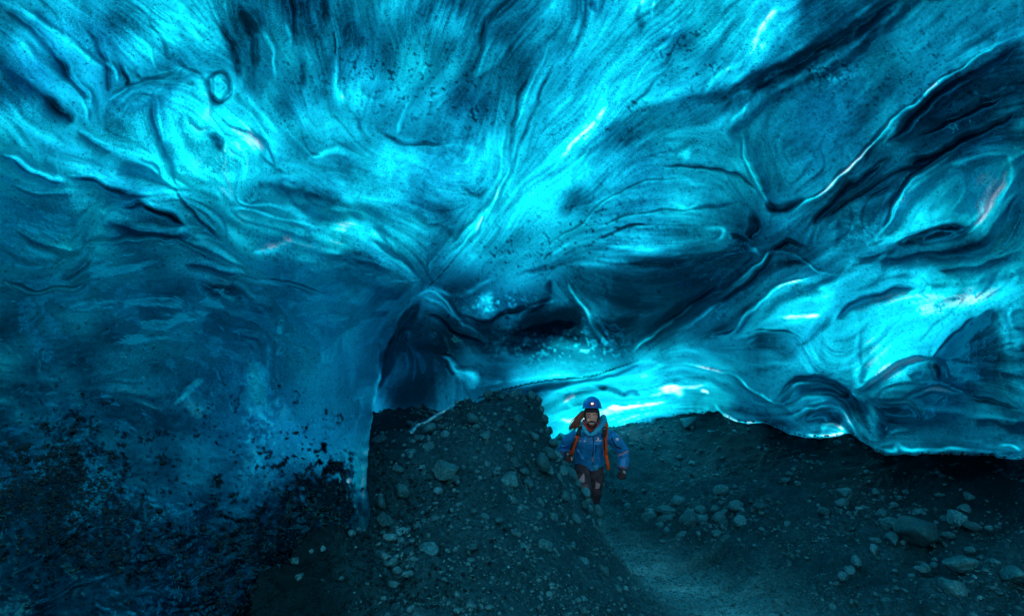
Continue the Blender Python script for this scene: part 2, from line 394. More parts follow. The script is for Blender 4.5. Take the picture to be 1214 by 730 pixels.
# folds and bands of the ice: (points, half width, tone, relief, painted side shading, side relief)
BANDS = [
 # upper left
 ([(15,0),(60,35),(95,60),(130,90)],7,28,.2,0,0), ([(0,5),(40,35),(75,75),(85,95)],5,-26,-.2,0,0),
 ([(0,30),(50,75),(100,110),(110,140)],9,16,.2,0,0), ([(60,60),(80,85),(95,105),(105,115)],5,-24,-.3,0,0),
 ([(0,75),(35,95),(65,125),(90,140)],11,-30,-.3,0,0), ([(5,120),(40,150),(80,175)],8,18,.1,0,0),
 ([(45,110),(75,135),(90,145)],6,-26,-.4,0,0), ([(85,100),(100,125),(108,140)],4,26,.3,0,0),
 ([(100,30),(120,60),(128,95),(125,110)],6,-26,-.2,0,0), ([(118,70),(135,85),(140,100)],4,26,.2,0,0),
 ([(138,70),(150,95),(146,100)],3,-35,-.3,0,0), ([(170,20),(195,50),(205,78)],3,-20,-.1,0,0), ([(150,30),(175,60),(192,90)],3,14,.1,0,0),
 ([(120,40),(155,75),(170,95)],3,-14,-.1,0,0), ([(205,0),(225,25),(240,60)],10,20,.1,0,0),
 ([(255,20),(275,60),(285,100)],8,-26,-.2,0,0), ([(285,0),(300,40),(300,90)],10,-28,-.2,0,0),
 ([(125,125),(140,108),(170,98),(200,90),(225,78)],6,18,.3,0,.2), ([(128,118),(150,130),(175,130),(185,112)],6,-14,-.2,0,0),
 ([(185,108),(183,135),(188,165),(200,190)],4,-34,-.4,14,.2), ([(188,160),(195,190),(208,222)],5,34,.5,0,0),
 ([(205,222),(222,245),(245,270),(262,285)],3,-22,-.2,16,.2), ([(160,185),(185,195),(190,215)],4,-10,-.2,0,0),
 ([(205,80),(232,90),(250,125),(235,150)],7,18,.2,0,0), ([(215,135),(235,155),(250,152)],6,20,.2,0,0),
 ([(248,90),(262,85),(272,98),(272,115),(262,122),(252,112),(248,96)],3,-22,-.5,0,0), ([(258,95),(268,105),(262,114)],3,26,.4,0,0), ([(272,110),(264,123),(252,114),(247,98),(254,86),(266,86)],3,-30,-.5,0,0),
 ([(248,160),(262,168),(255,176)],6,-40,-.4,0,0), ([(265,150),(300,165),(312,185)],8,22,.2,0,0), ([(296,150),(318,170),(330,200)],4,-22,-.2,0,0),
 # left, wave folds
 ([(0,182),(30,200),(62,216),(78,214)],5,-30,-.5,12,.3), ([(80,208),(110,213),(135,225),(160,235),(180,232)],5,-38,-.6,18,.4),
 ([(90,150),(120,172),(135,180)],4,-22,-.2,0,0), ([(10,215),(50,230),(95,228)],5,-20,-.3,0,0),
 ([(140,244),(175,245),(200,255),(222,268)],6,-38,-.6,12,.4), ([(125,262),(165,275),(200,280),(225,278)],10,-26,-.6,0,0),
 ([(118,250),(135,245),(160,252)],6,20,.3,0,0), ([(15,270),(45,290),(85,300),(98,285)],5,-20,-.4,14,.3),
 ([(95,290),(112,286),(150,285),(205,284),(225,292),(260,308),(290,320)],3.5,26,.6,8,.5),
 ([(60,320),(78,310),(92,285),(105,262)],6,18,.3,0,0), ([(75,332),(92,318),(110,302)],7,-20,-.3,0,0),
 ([(0,330),(20,338),(42,347),(70,342),(95,338),(115,328)],3,28,.5,6,.4), ([(215,312),(250,318),(290,326)],4,-18,-.3,0,0),
 ([(300,300),(330,290),(355,280)],8,22,.2,0,0), ([(305,330),(340,335),(385,352)],3,18,.4,0,0), ([(225,330),(270,345),(300,360),(330,372)],16,-14,-.2,0,0),
 ([(340,240),(380,262),(430,262),(460,290)],14,18,.3,0,0), ([(440,290),(470,305),(495,325)],6,20,.3,0,0),
 ([(310,215),(370,225),(420,245)],12,-24,-.3,0,0), ([(360,190),(400,180),(440,195)],8,24,.2,0,0),
 ([(380,300),(420,300),(460,320)],10,-20,-.3,0,0), ([(520,170),(560,180),(545,205)],9,16,.2,0,0),
 ([(470,240),(520,260),(545,285)],18,-14,-.2,0,0), ([(540,215),(560,228),(582,222)],5,-18,-.2,0,0),
 # top middle streaks
 ([(310,30),(322,60),(330,100)],5,24,.2,0,0), ([(345,-20),(352,55)],5,-24,-.3,0,0), ([(340,25),(348,60)],5,22,.2,0,0), ([(358,60),(362,110)],7,-24,-.2,0,0),
 ([(380,-30),(388,35)],6,-20,-.3,0,0), ([(398,60),(400,100),(405,130)],8,28,.2,0,0), ([(412,26),(428,60)],9,-12,-.2,0,0), ([(455,0),(450,30)],8,10,.1,0,0),
 ([(395,35),(396,65)],2,-30,-.2,0,0), ([(422,65),(424,85)],2,-20,-.2,0,0), ([(500,20),(505,60),(500,95)],8,18,.1,0,0), ([(370,110),(395,125),(430,150)],12,-14,-.1,0,0),
 ([(430,100),(445,110),(470,100)],10,-22,-.2,0,0), ([(490,110),(476,140),(468,160)],5,26,.3,0,0), ([(420,130),(430,155)],6,-18,-.2,0,0),
 ([(446,155),(470,166),(500,170),(535,170)],2.6,-24,-.4,0,0), ([(500,170),(520,175)],4,12,0,0,0), ([(575,10),(570,50),(560,85),(545,100)],5,-24,-.2,0,0), ([(555,100),(585,75),(605,45)],4,14,.2,-12,.1),
 # the fan of streaks
 ([(684,0),(683,30),(672,60)],5,40,.2,0,0), ([(700,0),(705,20)],6,-30,-.2,0,0), ([(778,0),(772,20)],3,44,.2,0,0), ([(757,0),(755,20),(760,40)],5,-22,-.1,0,0),
 ([(660,70),(640,110),(625,150),(615,180)],3,-30,-.3,14,.2), ([(655,45),(632,95),(615,140),(600,180)],3,20,.2,0,0), ([(630,80),(612,130),(603,200)],3,-22,-.3,0,0),
 ([(600,130),(594,190),(585,225)],3,18,.2,0,0), ([(620,170),(600,215),(575,260)],4,-18,-.2,0,0), ([(610,180),(590,230),(560,275),(520,320)],5,24,.4,0,0),
 ([(575,240),(560,265),(530,295)],4,20,.3,0,0), ([(585,235),(565,275),(545,300)],2.5,-20,-.3,0,0), ([(640,200),(600,250),(560,300)],3,-12,-.2,0,0),
 ([(720,60),(690,110),(660,150)],4,-8,-.1,0,0), ([(820,10),(790,50),(760,85),(740,120)],3,20,.2,0,0), ([(830,20),(800,55),(775,90)],3,-18,-.2,0,0),
 ([(750,80),(720,130),(690,160),(650,200)],5,16,.1,0,0), ([(800,65),(770,105),(740,130)],2.5,-20,-.2,0,0),
 ([(870,20),(855,50),(830,80),(805,95)],7,-22,-.2,0,0), ([(880,70),(850,90),(830,115)],5,24,.2,0,0), ([(925,0),(905,35),(880,70)],9,24,.1,0,0),
 ([(650,205),(630,235),(615,255)],9,14,.1,0,0), ([(690,190),(680,230),(660,260)],12,-18,-.2,0,0), ([(730,150),(700,175),(680,200)],5,18,.2,0,0),
 # dark diagonal bands
 ([(1080,-20),(1040,10),(1000,38),(950,65),(900,92),(850,112),(800,122)],11,-26,-.5,0,.3), ([(1035,0),(1010,25),(995,35)],3,28,.2,0,0),
 ([(940,75),(880,110),(860,120)],3,14,.1,0,0), ([(890,120),(870,140),(862,145)],5,26,.2,0,0), ([(960,85),(930,100),(920,110)],7,16,.1,0,0),
 ([(1214,38),(1170,60),(1120,95),(1070,135),(1030,175),(990,215),(950,244),(925,254)],2.5,44,1.0,20,.9),
 ([(1210,50),(1160,80),(1110,110),(1070,150),(1050,170)],7,-34,-.7,0,0), ([(1060,80),(1030,120),(1000,150)],22,-10,-.1,0,0),
 ([(960,235),(925,246),(905,236)],6,-28,-.6,0,0), ([(880,150),(885,190),(900,225),(918,245)],3,22,.4,0,0),
 ([(1090,150),(1140,135),(1190,110)],6,-34,-.3,0,0), ([(1200,95),(1170,115),(1155,110)],4,24,.2,0,0), ([(1075,165),(1130,140),(1214,105)],3,-26,-.3,0,0),
 ([(1214,130),(1160,155),(1110,180),(1060,200)],6,-32,-.5,0,0), ([(1060,185),(1010,215),(985,240),(950,275)],6,-30,-.4,0,0), ([(1110,190),(1060,205),(1010,235),(970,265)],3,-30,-.3,0,0),
 ([(1160,165),(1110,190),(1075,222),(1040,283)],2.5,34,.7,-24,.5), ([(1100,195),(1085,210),(1050,265)],8,10,.1,0,0), ([(985,250),(1030,235),(1068,225)],7,10,.1,0,0),
 ([(1060,290),(1090,275),(1120,268),(1145,268)],5,-48,-.6,0,0), ([(1150,200),(1170,230),(1150,262)],16,14,.2,0,0), ([(1196,190),(1186,225),(1160,262),(1120,286),(1080,288)],5,22,.4,0,0),
 ([(1214,222),(1190,252),(1160,285),(1120,296),(1050,302),(1000,305)],8,-28,-.5,0,0), ([(1214,180),(1190,172),(1150,176)],5,20,.3,0,0),
 ([(1214,250),(1170,290),(1140,310)],8,14,.2,0,0), ([(1214,299),(1180,306),(1130,318),(1105,320)],3,-30,-.5,14,.4),
 ([(1010,318),(1040,304),(1080,300),(1120,305),(1150,308)],5,16,.3,0,0), ([(990,380),(1010,362),(1050,345),(1090,340)],4,-34,-.5,26,.5),
 ([(965,300),(935,285),(910,310),(870,345),(835,368)],4,-28,-.4,0,0), ([(1000,325),(970,320),(950,305),(920,300),(890,318),(860,345)],2,22,.5,-12,.3),
 ([(965,325),(935,335),(905,355),(880,378)],2,28,.4,-18,.4), ([(990,345),(960,352),(930,350)],10,18,.2,0,0), ([(1020,320),(990,335),(950,342)],8,16,.2,0,0),
 # middle
 ([(690,282),(740,258),(800,250),(850,245),(878,240)],3,22,.3,0,.3), ([(700,285),(740,270),(775,262)],2,-34,-.4,0,0), ([(640,300),(690,262),(740,225),(790,215),(850,222)],4,18,.3,0,.3),
 ([(760,200),(820,198),(870,205),(900,232)],3,-20,-.3,0,.3), ([(800,190),(815,180),(810,195)],7,26,.2,0,0), ([(790,240),(815,245),(830,240)],3,18,.2,0,0),
 ([(690,290),(740,295),(800,290),(840,280)],6,14,.1,0,0), ([(830,270),(850,268),(855,275),(840,285)],5,28,.3,0,0), ([(865,275),(880,285),(870,292)],8,-28,-.3,0,0),
 ([(720,300),(780,310),(850,300),(890,290)],9,-22,-.3,0,0), ([(885,245),(895,270),(885,285)],9,-26,-.3,0,0), ([(855,300),(880,292),(900,300)],3,24,.3,0,0),
 ([(650,310),(680,295),(720,288)],7,16,.2,0,0), ([(600,330),(660,312),(690,305)],4,-22,-.3,0,0), ([(540,300),(580,305),(640,300)],6,8,.1,0,0),
 ([(505,340),(540,350),(570,338),(585,330)],3,24,.3,0,0), ([(590,348),(570,362),(590,372)],8,30,.2,0,0), ([(540,370),(570,380),(600,370),(630,358),(655,350)],3,-36,-.4,0,0), ([(620,362),(640,358),(656,356)],2,36,.3,0,0),
 ([(672,330),(680,350),(700,375),(715,400),(735,415)],4,50,.5,-10,.2), ([(655,330),(645,350),(620,375)],8,-20,-.4,0,0), ([(690,372),(720,385),(760,378)],14,-18,-.3,0,0),
 ([(600,395),(640,385),(670,375),(690,385)],16,-26,-.4,0,0), ([(590,420),(620,405),(660,405),(700,415)],8,26,.2,0,0), ([(620,440),(660,436),(700,432)],10,16,.1,0,0),
 ([(745,420),(770,400),(800,378),(830,352)],2.5,32,.5,-16,.3), ([(750,410),(780,385),(820,355),(850,335)],7,-20,-.4,0,0), ([(800,395),(830,375),(850,360)],2.5,26,.3,0,0),
 ([(770,420),(810,415),(860,400),(900,380)],9,14,.2,0,0), ([(830,400),(870,385),(895,362)],10,-18,-.3,0,0), ([(895,360),(880,375),(865,395),(850,400)],2,22,.3,-14,.3),
 # alcove
 ([(480,365),(505,345),(530,358),(550,385),(575,398)],2.5,26,.5,0,.2), ([(490,365),(520,372),(545,395),(585,405)],6,-14,-.4,0,0), ([(500,352),(525,362),(545,382)],2,24,.2,0,0),
 ([(468,398),(480,392),(500,398)],5,20,.2,0,0), ([(495,385),(510,395),(520,400)],4,20,.1,0,0), ([(522,420),(535,425),(550,445)],4,46,.3,0,0), ([(535,432),(560,450),(555,465)],10,34,.2,0,0), ([(529,425),(540,443)],1.6,-46,-.3,0,0),
 ([(560,462),(600,452),(650,446),(690,446)],3,18,.5,-10,.5), ([(590,465),(640,458),(680,452)],6,-30,-.3,0,0),
 # far bright ice and lobes
 ([(655,455),(690,448),(720,440),(770,430),(800,432)],3,16,.4,0,0), ([(700,455),(730,462),(745,470)],6,-30,-.3,0,0), ([(738,468),(750,464),(760,470)],5,-32,-.4,0,0), ([(650,500),(690,495),(750,485),(830,478)],5,26,.1,0,0),
 ([(720,486),(760,482)],2.5,60,.2,0,0), ([(780,458),(800,462),(812,468)],7,70,.3,0,0), ([(828,462),(840,464)],2.5,60,.2,0,0), ([(765,470),(800,462),(840,455)],3,40,.3,0,0),  # bright highlights painted on the far ice
 ([(760,440),(820,445),(850,452),(880,470)],6,-22,-.3,0,0), ([(800,430),(860,442),(900,465),(950,495)],2,30,.5,-16,.4), ([(850,470),(880,485),(920,500),(960,512)],6,-18,-.2,0,0), ([(840,475),(858,490),(880,498),(915,502)],2,40,.4,0,0),
 ([(660,470),(700,462),(730,455)],4,-18,-.2,0,0), ([(668,478),(675,470),(685,468)],2.5,40,.2,0,0),
 ([(875,400),(905,392),(935,395),(955,410),(962,430)],2,24,.5,-12,.4), ([(880,410),(910,405),(935,415),(945,430)],12,-18,.3,0,0),
 ([(915,480),(940,455),(965,449),(985,452),(1010,470),(1028,490)],4,-30,.4,16,.5), ([(925,485),(950,470),(980,465),(1000,475),(1020,505),(1035,525)],5,26,.5,0,0),
 ([(938,492),(960,482),(985,478),(1005,495),(1018,520)],2.5,34,.4,0,0), ([(950,500),(965,490),(985,488),(1000,505)],8,-26,-.3,0,0),
 ([(975,515),(978,503),(990,500),(1002,512)],4,46,.3,0,0), ([(900,500),(930,505),(955,512)],4,-10,0,0,0), ([(955,515),(965,518),(990,516),(1005,512)],2,34,.2,0,0),
 ([(1015,462),(1035,452),(1055,440),(1080,426),(1105,424)],3.5,62,.8,0,.6), ([(1035,455),(1060,440),(1080,432)],8,20,.3,0,0), ([(1105,426),(1112,440),(1112,452)],4,-30,-.3,0,0), ([(1080,450),(1085,440),(1095,438)],6,-16,-.2,0,0),
 ([(1068,474),(1090,468),(1105,460),(1118,462),(1145,469)],4,80,.7,0,.4), ([(1145,469),(1180,475),(1214,488)],3,34,.5,-14,.6), ([(1060,478),(1100,484),(1150,480)],8,20,.2,0,0),
 ([(1104,424),(1120,408),(1140,388),(1155,376)],2.2,-56,-.7,16,.4), ([(1170,372),(1195,395),(1205,430)],12,16,.1,0,0), ([(1125,455),(1150,452),(1172,452)],4,24,.1,0,0),
 ([(1035,480),(1060,475),(1080,478),(1098,500)],2,22,.5,-14,.4), ([(1050,515),(1065,507),(1075,508)],4,26,.1,0,0), ([(1030,490),(1060,510),(1100,520),(1214,520)],14,-12,-.2,0,0),
 ([(990,470),(1012,470),(1030,490)],5,-26,-.4,0,0), ([(1020,388),(1018,430),(1022,455)],6,-16,-.2,0,0), ([(1030,530),(1060,534),(1065,527),(1080,532),(1130,531),(1214,538)],2.5,30,.2,0,0),
 ([(1180,528),(1200,530),(1212,536)],1.8,40,.2,0,0), ([(1050,350),(1110,360),(1170,345),(1214,345)],14,14,.1,0,0), ([(920,375),(950,378),(975,372)],4,26,.2,0,0), ([(985,370),(960,400),(945,410)],8,-24,-.3,0,0),
 # wall at the left, fin edge
 ([(497,345),(478,368),(458,400),(446,435),(441,480),(436,530),(432,575),(438,600)],3,14,.2,10,0), ([(430,600),(433,570),(437,540)],3,26,.3,0,0),
 ([(400,540),(412,560),(420,590),(430,615)],5,30,.3,0,0), ([(300,428),(306,460),(310,500)],15,110,.1,0,0), ([(300,500),(305,540),(290,560)],12,18,.1,0,0),
 ([(205,485),(225,462),(243,448)],5,60,.1,0,0), ([(215,455),(240,480),(250,475)],10,16,.1,0,0), ([(170,390),(210,388),(245,375)],14,12,.1,0,0), ([(60,372),(110,368),(150,360)],10,6,.1,0,0),
 ([(0,640),(5,625),(12,605)],5,26,.2,0,0), ([(0,612),(20,608)],2,20,.2,0,0), ([(10,680),(40,668),(60,655),(115,605)],4,18,.3,0,0), ([(30,722),(60,712),(90,692),(130,682)],2,20,.4,0,.3),
 ([(205,690),(222,695),(240,683),(260,672)],2,34,.5,0,0), ([(216,680),(218,693)],2,40,.3,0,0), ([(160,705),(180,700),(195,702)],2,30,.4,0,0), ([(200,728),(230,718),(270,710)],2.5,24,.4,0,0), ([(325,690),(345,680),(370,672)],3,18,.3,0,0),
 ([(575,478),(610,466),(650,459),(700,452),(735,441),(770,430)],4.5,-44,0,0,0), ([(504,349),(485,372),(465,406),(453,443),(448,480)],8,-62,0,0,0), ([(500,343),(480,366),(461,400),(448,440),(441,490),(437,545)],2,26,.2,0,0),  # shade painted under the ledge and in the gap behind the fin
]

def sample(a, X, Y):
    return bil(a, (X - CX0) / ST, (Y - CY0) / ST)

def side_dist(c, X, Y):
    """distance, signed side and run position from polyline c at points X, Y"""
    best = np.full(X.shape, 1e9, np.float32)
    sd_ = np.zeros(X.shape, np.float32)
    tt = np.zeros(X.shape, np.float32)
    n = len(c) - 1
    for i in range(n):
        ax, ay = c[i]
        bx, by = c[i + 1]
        ex, ey = bx - ax, by - ay
        L2 = ex * ex + ey * ey + 1e-9
        t = np.clip(((X - ax) * ex + (Y - ay) * ey) / L2, 0, 1)
        qx, qy = X - (ax + t * ex), Y - (ay + t * ey)
        d = np.hypot(qx, qy)
        m = d < best
        best = np.where(m, d, best)
        sd_ = np.where(m, np.sign(ex * qy - ey * qx) * d, sd_)
        tt = np.where(m, (i + t) / n, tt)
    return best, sd_, tt

# bodies of ice with an outline of their own: (outline, tone, edge softness, rim tone, bulge)
BODIES = [
 ([(1040,285),(1062,243),(1085,217),(1110,200),(1150,186),(1190,180),(1203,192),(1198,215),(1180,245),(1160,268),(1140,272),(1115,266),(1085,275),(1060,289)],104,3,16,.5),
 ([(1060,291),(1085,275),(1115,266),(1150,267),(1150,276),(1110,281),(1080,290)],24,2.5,0,0),
 ([(1035,325),(1080,318),(1105,330),(1140,322),(1214,312),(1290,310),(1290,330),(1214,352),(1190,365),(1150,376),(1105,424),(1060,440),(1018,462),(1022,420),(1010,385),(1012,350)],92,6,0,.3),
 ([(1106,424),(1155,376),(1180,364),(1198,400),(1203,440),(1212,484),(1150,467),(1112,455)],40,4,16,.5),
 ([(880,398),(905,360),(940,336),(968,330),(985,350),(975,374),(930,384)],86,3,16,.5),
 ([(838,372),(880,335),(925,306),(955,308),(978,324),(940,330),(905,350),(872,385),(850,395)],36,3,14,.4),
 ([(1030,-15),(990,40),(940,62),(880,95),(820,113),(760,128),(700,165),(690,185),(760,165),(840,145),(900,112),(960,85),(1000,60),(1025,45),(1085,-10)],33,4,0,-.3),
 ([(1085,-10),(1214,-25),(1214,38),(1120,96),(1040,162),(985,225),(930,250),(905,235),(885,180),(862,152),(905,115),(1000,62)],47,4,8,.7),
 ([(1214,50),(1214,140),(1110,192),(1075,220),(1040,280),(980,298),(900,328),(850,362),(900,300),(960,255),(1010,215),(1060,170),(1120,120)],29,5,0,0),
 ([(985,300),(990,262),(1035,236),(1070,226),(1060,255),(1040,284),(1020,296)],52,5,0,.3),
 ([(650,340),(700,318),(760,308),(840,304),(900,292),(880,330),(830,370),(790,400),(760,414),(738,414),(708,375),(675,335)],17,9,0,-.4),
 ([(590,400),(620,375),(650,362),(680,370),(695,395),(690,410),(650,402),(610,422)],13,6,0,-.3),
 ([(640,500),(645,470),(670,455),(720,444),(800,436),(850,446),(872,476),(850,487),(740,496)],92,5,0,0),
 ([(590,462),(640,452),(690,448),(710,446),(670,456),(645,468),(640,480),(610,470)],36,3,10,0),
 ([(915,482),(940,456),(965,449),(985,452),(1010,470),(1030,500),(1038,530),(1025,527),(1005,497),(985,478),(960,482),(936,496)],38,3,18,.6),
 ([(938,496),(960,483),(985,479),(1005,497),(1018,518),(975,516),(955,514)],40,2.5,18,.4),
 ([(975,515),(978,503),(988,499),(1000,505),(1004,515)],86,2,0,.4),
 ([(1040,483),(1070,478),(1105,486),(1214,496),(1320,505),(1320,560),(1214,542),(1130,534),(1050,534),(1035,522)],46,4,16,.8),
 ([(860,440),(900,432),(950,438),(1000,450),(965,449),(940,456),(915,482),(885,470)],48,5,10,.4),
 ([(200,102),(250,86),(300,120),(322,168),(312,205),(262,218),(215,192),(195,150)],90,10,0,.4),
 ([(130,136),(142,114),(180,96),(222,80),(240,92),(205,112),(185,132),(150,146)],64,3,12,.4),
 ([(118,262),(160,257),(215,262),(236,280),(215,283),(150,279)],34,4,12,-.6),
 ([(130,212),(150,228),(180,232),(205,224),(190,205),(160,192),(140,196)],50,5,0,.5),
 ([(150,243),(200,250),(232,272),(215,268),(180,256)],34,3,8,-.5),
 ([(0,285),(40,300),(85,305),(60,330),(20,336),(-60,330),(-60,285)],60,7,0,.5),
 ([(395,302),(440,290),(472,308),(496,338),(478,362),(440,345),(400,332),(370,350),(330,340),(335,322)],44,8,8,-.3),
 ([(330,365),(380,355),(440,362),(470,372),(445,420),(436,480),(432,530),(380,560),(330,500),(320,420)],55,22,0,.4),
 ([(262,-10),(300,-10),(325,40),(318,90),(300,112),(286,90),(272,50)],38,6,0,-.3),
 ([(340,-10),(392,-10),(388,28),(372,60),(350,50)],36,6,0,-.2),
 ([(404,30),(432,18),(450,44),(434,66),(412,58)],44,10,0,-.2),
 ([(560,20),(600,0),(640,10),(630,60),(590,90),(555,100),(540,80)],46,10,0,0),
 ([(640,80),(690,20),(720,60),(760,60),(730,130),(690,180),(640,230),(600,240),(620,150)],82,14,0,0),
 ([(890,-10),(950,-10),(920,50),(880,90),(850,105),(870,60)],90,9,0,0),
 ([(700,215),(760,170),(830,160),(880,180),(905,235),(850,225),(780,222),(720,240)],52,9,0,.4),
]

def paint_bodies(clear, relief):  # clear: tone of the ice, painted light and shade included
    WX = GX + 4.0 * fbm(GX, GY, 26, 3, 45)
    WY = GY + 4.0 * fbm(GX, GY, 26, 3, 47)
    for k, (pts, val, soft, rim, bulge) in enumerate(BODIES):
        c = catmull(pts + [pts[0]], 3)
        r = 3 * soft + 10
        x0 = max(0, int((c[:, 0].min() - r - CX0) / ST)); x1 = min(gw, int((c[:, 0].max() + r - CX0) / ST))
        y0 = max(0, int((c[:, 1].min() - r - CY0) / ST)); y1 = min(gh, int((c[:, 1].max() + r - CY0) / ST))
        X, Y = WX[y0:y1, x0:x1], WY[y0:y1, x0:x1]
        d, _, t = side_dist(c, X, Y)
        ins = np.zeros(X.shape, bool)
        for i in range(len(c) - 1):
            (ax_, ay_), (bx_, by_) = c[i], c[i + 1]
            if ay_ == by_: continue
            ins ^= ((ay_ > Y) != (by_ > Y)) & (X < (bx_ - ax_) * (Y - ay_) / (by_ - ay_) + ax_)
        sdv = np.where(ins, d, -d)
        m = sm(sdv / soft * 0.5 + 0.5) * 0.78
        cl = clear[y0:y1, x0:x1]
        clear[y0:y1, x0:x1] = cl * (1 - m) + (val + 0.25 * (cl - cl.mean())) * m
        if rim:
            clear[y0:y1, x0:x1] += rim * np.exp(-(d / 2.2) ** 2) * (0.55 + 0.6 * vnoise(t * 100, X * 0, 9, 440 + k))
            clear[y0:y1, x0:x1] -= 0.55 * rim * np.exp(-((sdv - 5) / 2.5) ** 2)
        if bulge:
            relief[y0:y1, x0:x1] += bulge * 3.2 * sm(sdv / 18.0) * (1 if soft < 8 else .7)

def paint_bands(clear, relief):
    WX = GX + 3.0 * fbm(GX, GY, 22, 2, 41)
    WY = GY + 3.0 * fbm(GX, GY, 22, 2, 43)
    for k, (pts, w, aV, aH, sV, sH) in enumerate(BANDS):
        c = catmull(pts, 4)
        r = 4.5 * w + 14
        x0 = max(0, int((c[:, 0].min() - r - CX0) / ST)); x1 = min(gw, int((c[:, 0].max() + r - CX0) / ST))
        y0 = max(0, int((c[:, 1].min() - r - CY0) / ST)); y1 = min(gh, int((c[:, 1].max() + r - CY0) / ST))
        X, Y = WX[y0:y1, x0:x1], WY[y0:y1, x0:x1]
        d, s, t = side_dist(c, X, Y)
        tp = sm(np.minimum(t, 1 - t) * 3.5 + 0.1)
        wl_ = 0.82 * w * (0.9 + 0.4 * vnoise(X, Y, 25.0, 300 + k)) * (0.35 + 0.65 * tp)
        wl_ = np.maximum(wl_, 1.35)
        brk = 0.78 + 0.22 * sample(L_m, X, Y) + 0.15 * sample(L_f, X, Y)
        g = np.exp(-(d / wl_) ** 3.2) * tp * np.clip(brk, 0.25, 1.4)
        gain = 1.5 if (c[:, 0].mean() < 440 and 180 < c[:, 1].mean() < 360) else 1.1
        clear[y0:y1, x0:x1] += aV * g * gain * (1.35 if w <= 2.5 else 1.0)
        relief[y0:y1, x0:x1] += aH * np.exp(-(d / wl_) ** 2) * tp * (w ** 0.6)
        if sV or sH:
            o = np.sign(s) * np.exp(-d / (2.2 * w)) * (1 - np.exp(-d / 1.5)) * tp
            clear[y0:y1, x0:x1] += sV * o  # painted side shading of the folds
            relief[y0:y1, x0:x1] += sH * o * (w ** 0.6)

def blob(x, y, rx, ry):
    return np.exp(-((GX - x) / rx) ** 2 - ((GY - y) / ry) ** 2)

VX, VY = flow_field()
wn0 = rng.standard_normal((gh, gw)).astype(np.float32)
def blurk(a, k):
    """separable box blur applied twice"""
    for _ in range(2):
        for ax in (0, 1):
            c = np.cumsum(a, axis=ax, dtype=np.float64)
            pad = [(0, 0), (0, 0)]
            pad[ax] = (k + 1, k)
            cp = np.pad(c, pad, mode='edge')
            n = a.shape[ax]
            hi = np.take(cp, np.arange(2 * k + 1, 2 * k + 1 + n), axis=ax)
            lo = np.take(cp, np.arange(0, n), axis=ax)
            a = ((hi - lo) / (2 * k + 1)).astype(np.float32)
    return a
def unit(a):
    return (a - a.mean()) / (a.std() + 1e-9)
n_f = unit(blurk(wn0, 1))
n_m = unit(blurk(rng.standard_normal((gh, gw)).astype(np.float32), 3))
n_c = unit(blurk(rng.standard_normal((gh, gw)).astype(np.float32), 8))

# base tone, its outlines bent by noise
wx = GX + 22 * fbm(GX, GY, 90, 3, 11)
wy = GY + 16 * fbm(GX, GY, 90, 3, 12)
base = bil(ICE_TONE, wx / 75.0, wy / 50.0).astype(np.float32)
# beyond the frame the ice goes on at a middling tone
outf = sm(np.maximum.reduce([-GX / 150, (GX - 1214) / 150, -GY / 150]))
base = base * (1 - outf) + 52 * outf
raw = base + 9 * n_c
n_x = unit(rng.standard_normal((gh, gw)).astype(np.float32))
def sparse(p):
    u_ = rng.uniform(0, 1, (gh, gw))
    return ((u_ < p) * 1.0 - (u_ > 1 - p) * 1.0).astype(np.float32)
n_s1 = sparse(0.006)
n_s2 = blurk(sparse(0.0015), 1)
ice_tone0 = raw.copy()
relief0 = np.zeros_like(raw)
paint_bodies(ice_tone0, relief0)
L_f, L_m, L_c, L_b, L_x, L_s1, L_s2 = lic([n_f, n_m, n_c, ice_tone0, n_x, n_s1, n_s2], [8, 20, 30, 5, 7, 16, 30], VX, VY)
L_s = np.clip(unit(L_s1), -3, 3) * 0.6 + np.clip(unit(L_s2), -3, 3) * 0.6
L_f, L_m, L_c, L_x = unit(L_f), unit(L_m), unit(L_c), unit(L_x)
# overlapping skins of ice: each rises gently across the flow and breaks off at a crisp edge, its shading painted into the tone too
def skins(a):
    f_ = a - np.floor(a)
    return np.where(f_ < 0.86, f_ / 0.86, (1 - f_) / 0.14) - 0.5
S1 = skins(0.75 * L_c + 0.25 * fbm(GX, GY, 120, 2, 401)).astype(np.float32)
S2 = skins(0.8 * L_m + 0.5 * L_c).astype(np.float32)
smk = np.clip(0.55 + 0.8 * vnoise(GX, GY, 110, 403), 0, 1)

# where the ice is streaked and where it is mottled instead
iso = np.clip(blob(1000, 110, 110, 80) + blob(960, 190, 70, 40) + blob(1020, 260, 50, 30) + blob(470, 130, 80, 60) * .6
              + blob(520, 190, 80, 60) * .5 + blob(820, 200, 60, 40) * .5 + blob(150, 460, 240, 90) + blob(380, 460, 70, 110)
              + blob(200, 640, 260, 110) + blob(640, 420, 70, 25) + blob(1090, 350, 90, 30) * .7 + blob(590, 360, 50, 20)
              + blob(1170, 500, 110, 40) * .6 + blob(620, 330, 80, 30) * .5
              + blob(420, 190, 120, 90) * .65 + blob(780, 230, 110, 60) * .5 + blob(120, 260, 160, 60) * .4 + blob(240, 150, 60, 60) * .3, 0, 1)
iso *= (0.75 + 0.25 * vnoise(GX, GY, 60, 77))
mott = unit(fbm(GX, GY, 9, 3, 61, 0.75))
mott2 = unit(fbm(GX, GY, 34, 4, 71, 0.6))
streak = 0.75 * L_s + 0.4 * L_f + 0.35 * L_m + 0.2 * L_c + 0.35 * L_x + 0.95 * S1 * smk + 0.8 * S2 * (1.1 - smk)
tex = streak * (1 - iso) + iso * (0.65 * mott + 0.4 * mott2 + 0.35 * n_f + 0.35 * n_x + 0.35 * S1)
amp = 4.3 + 0.064 * L_b
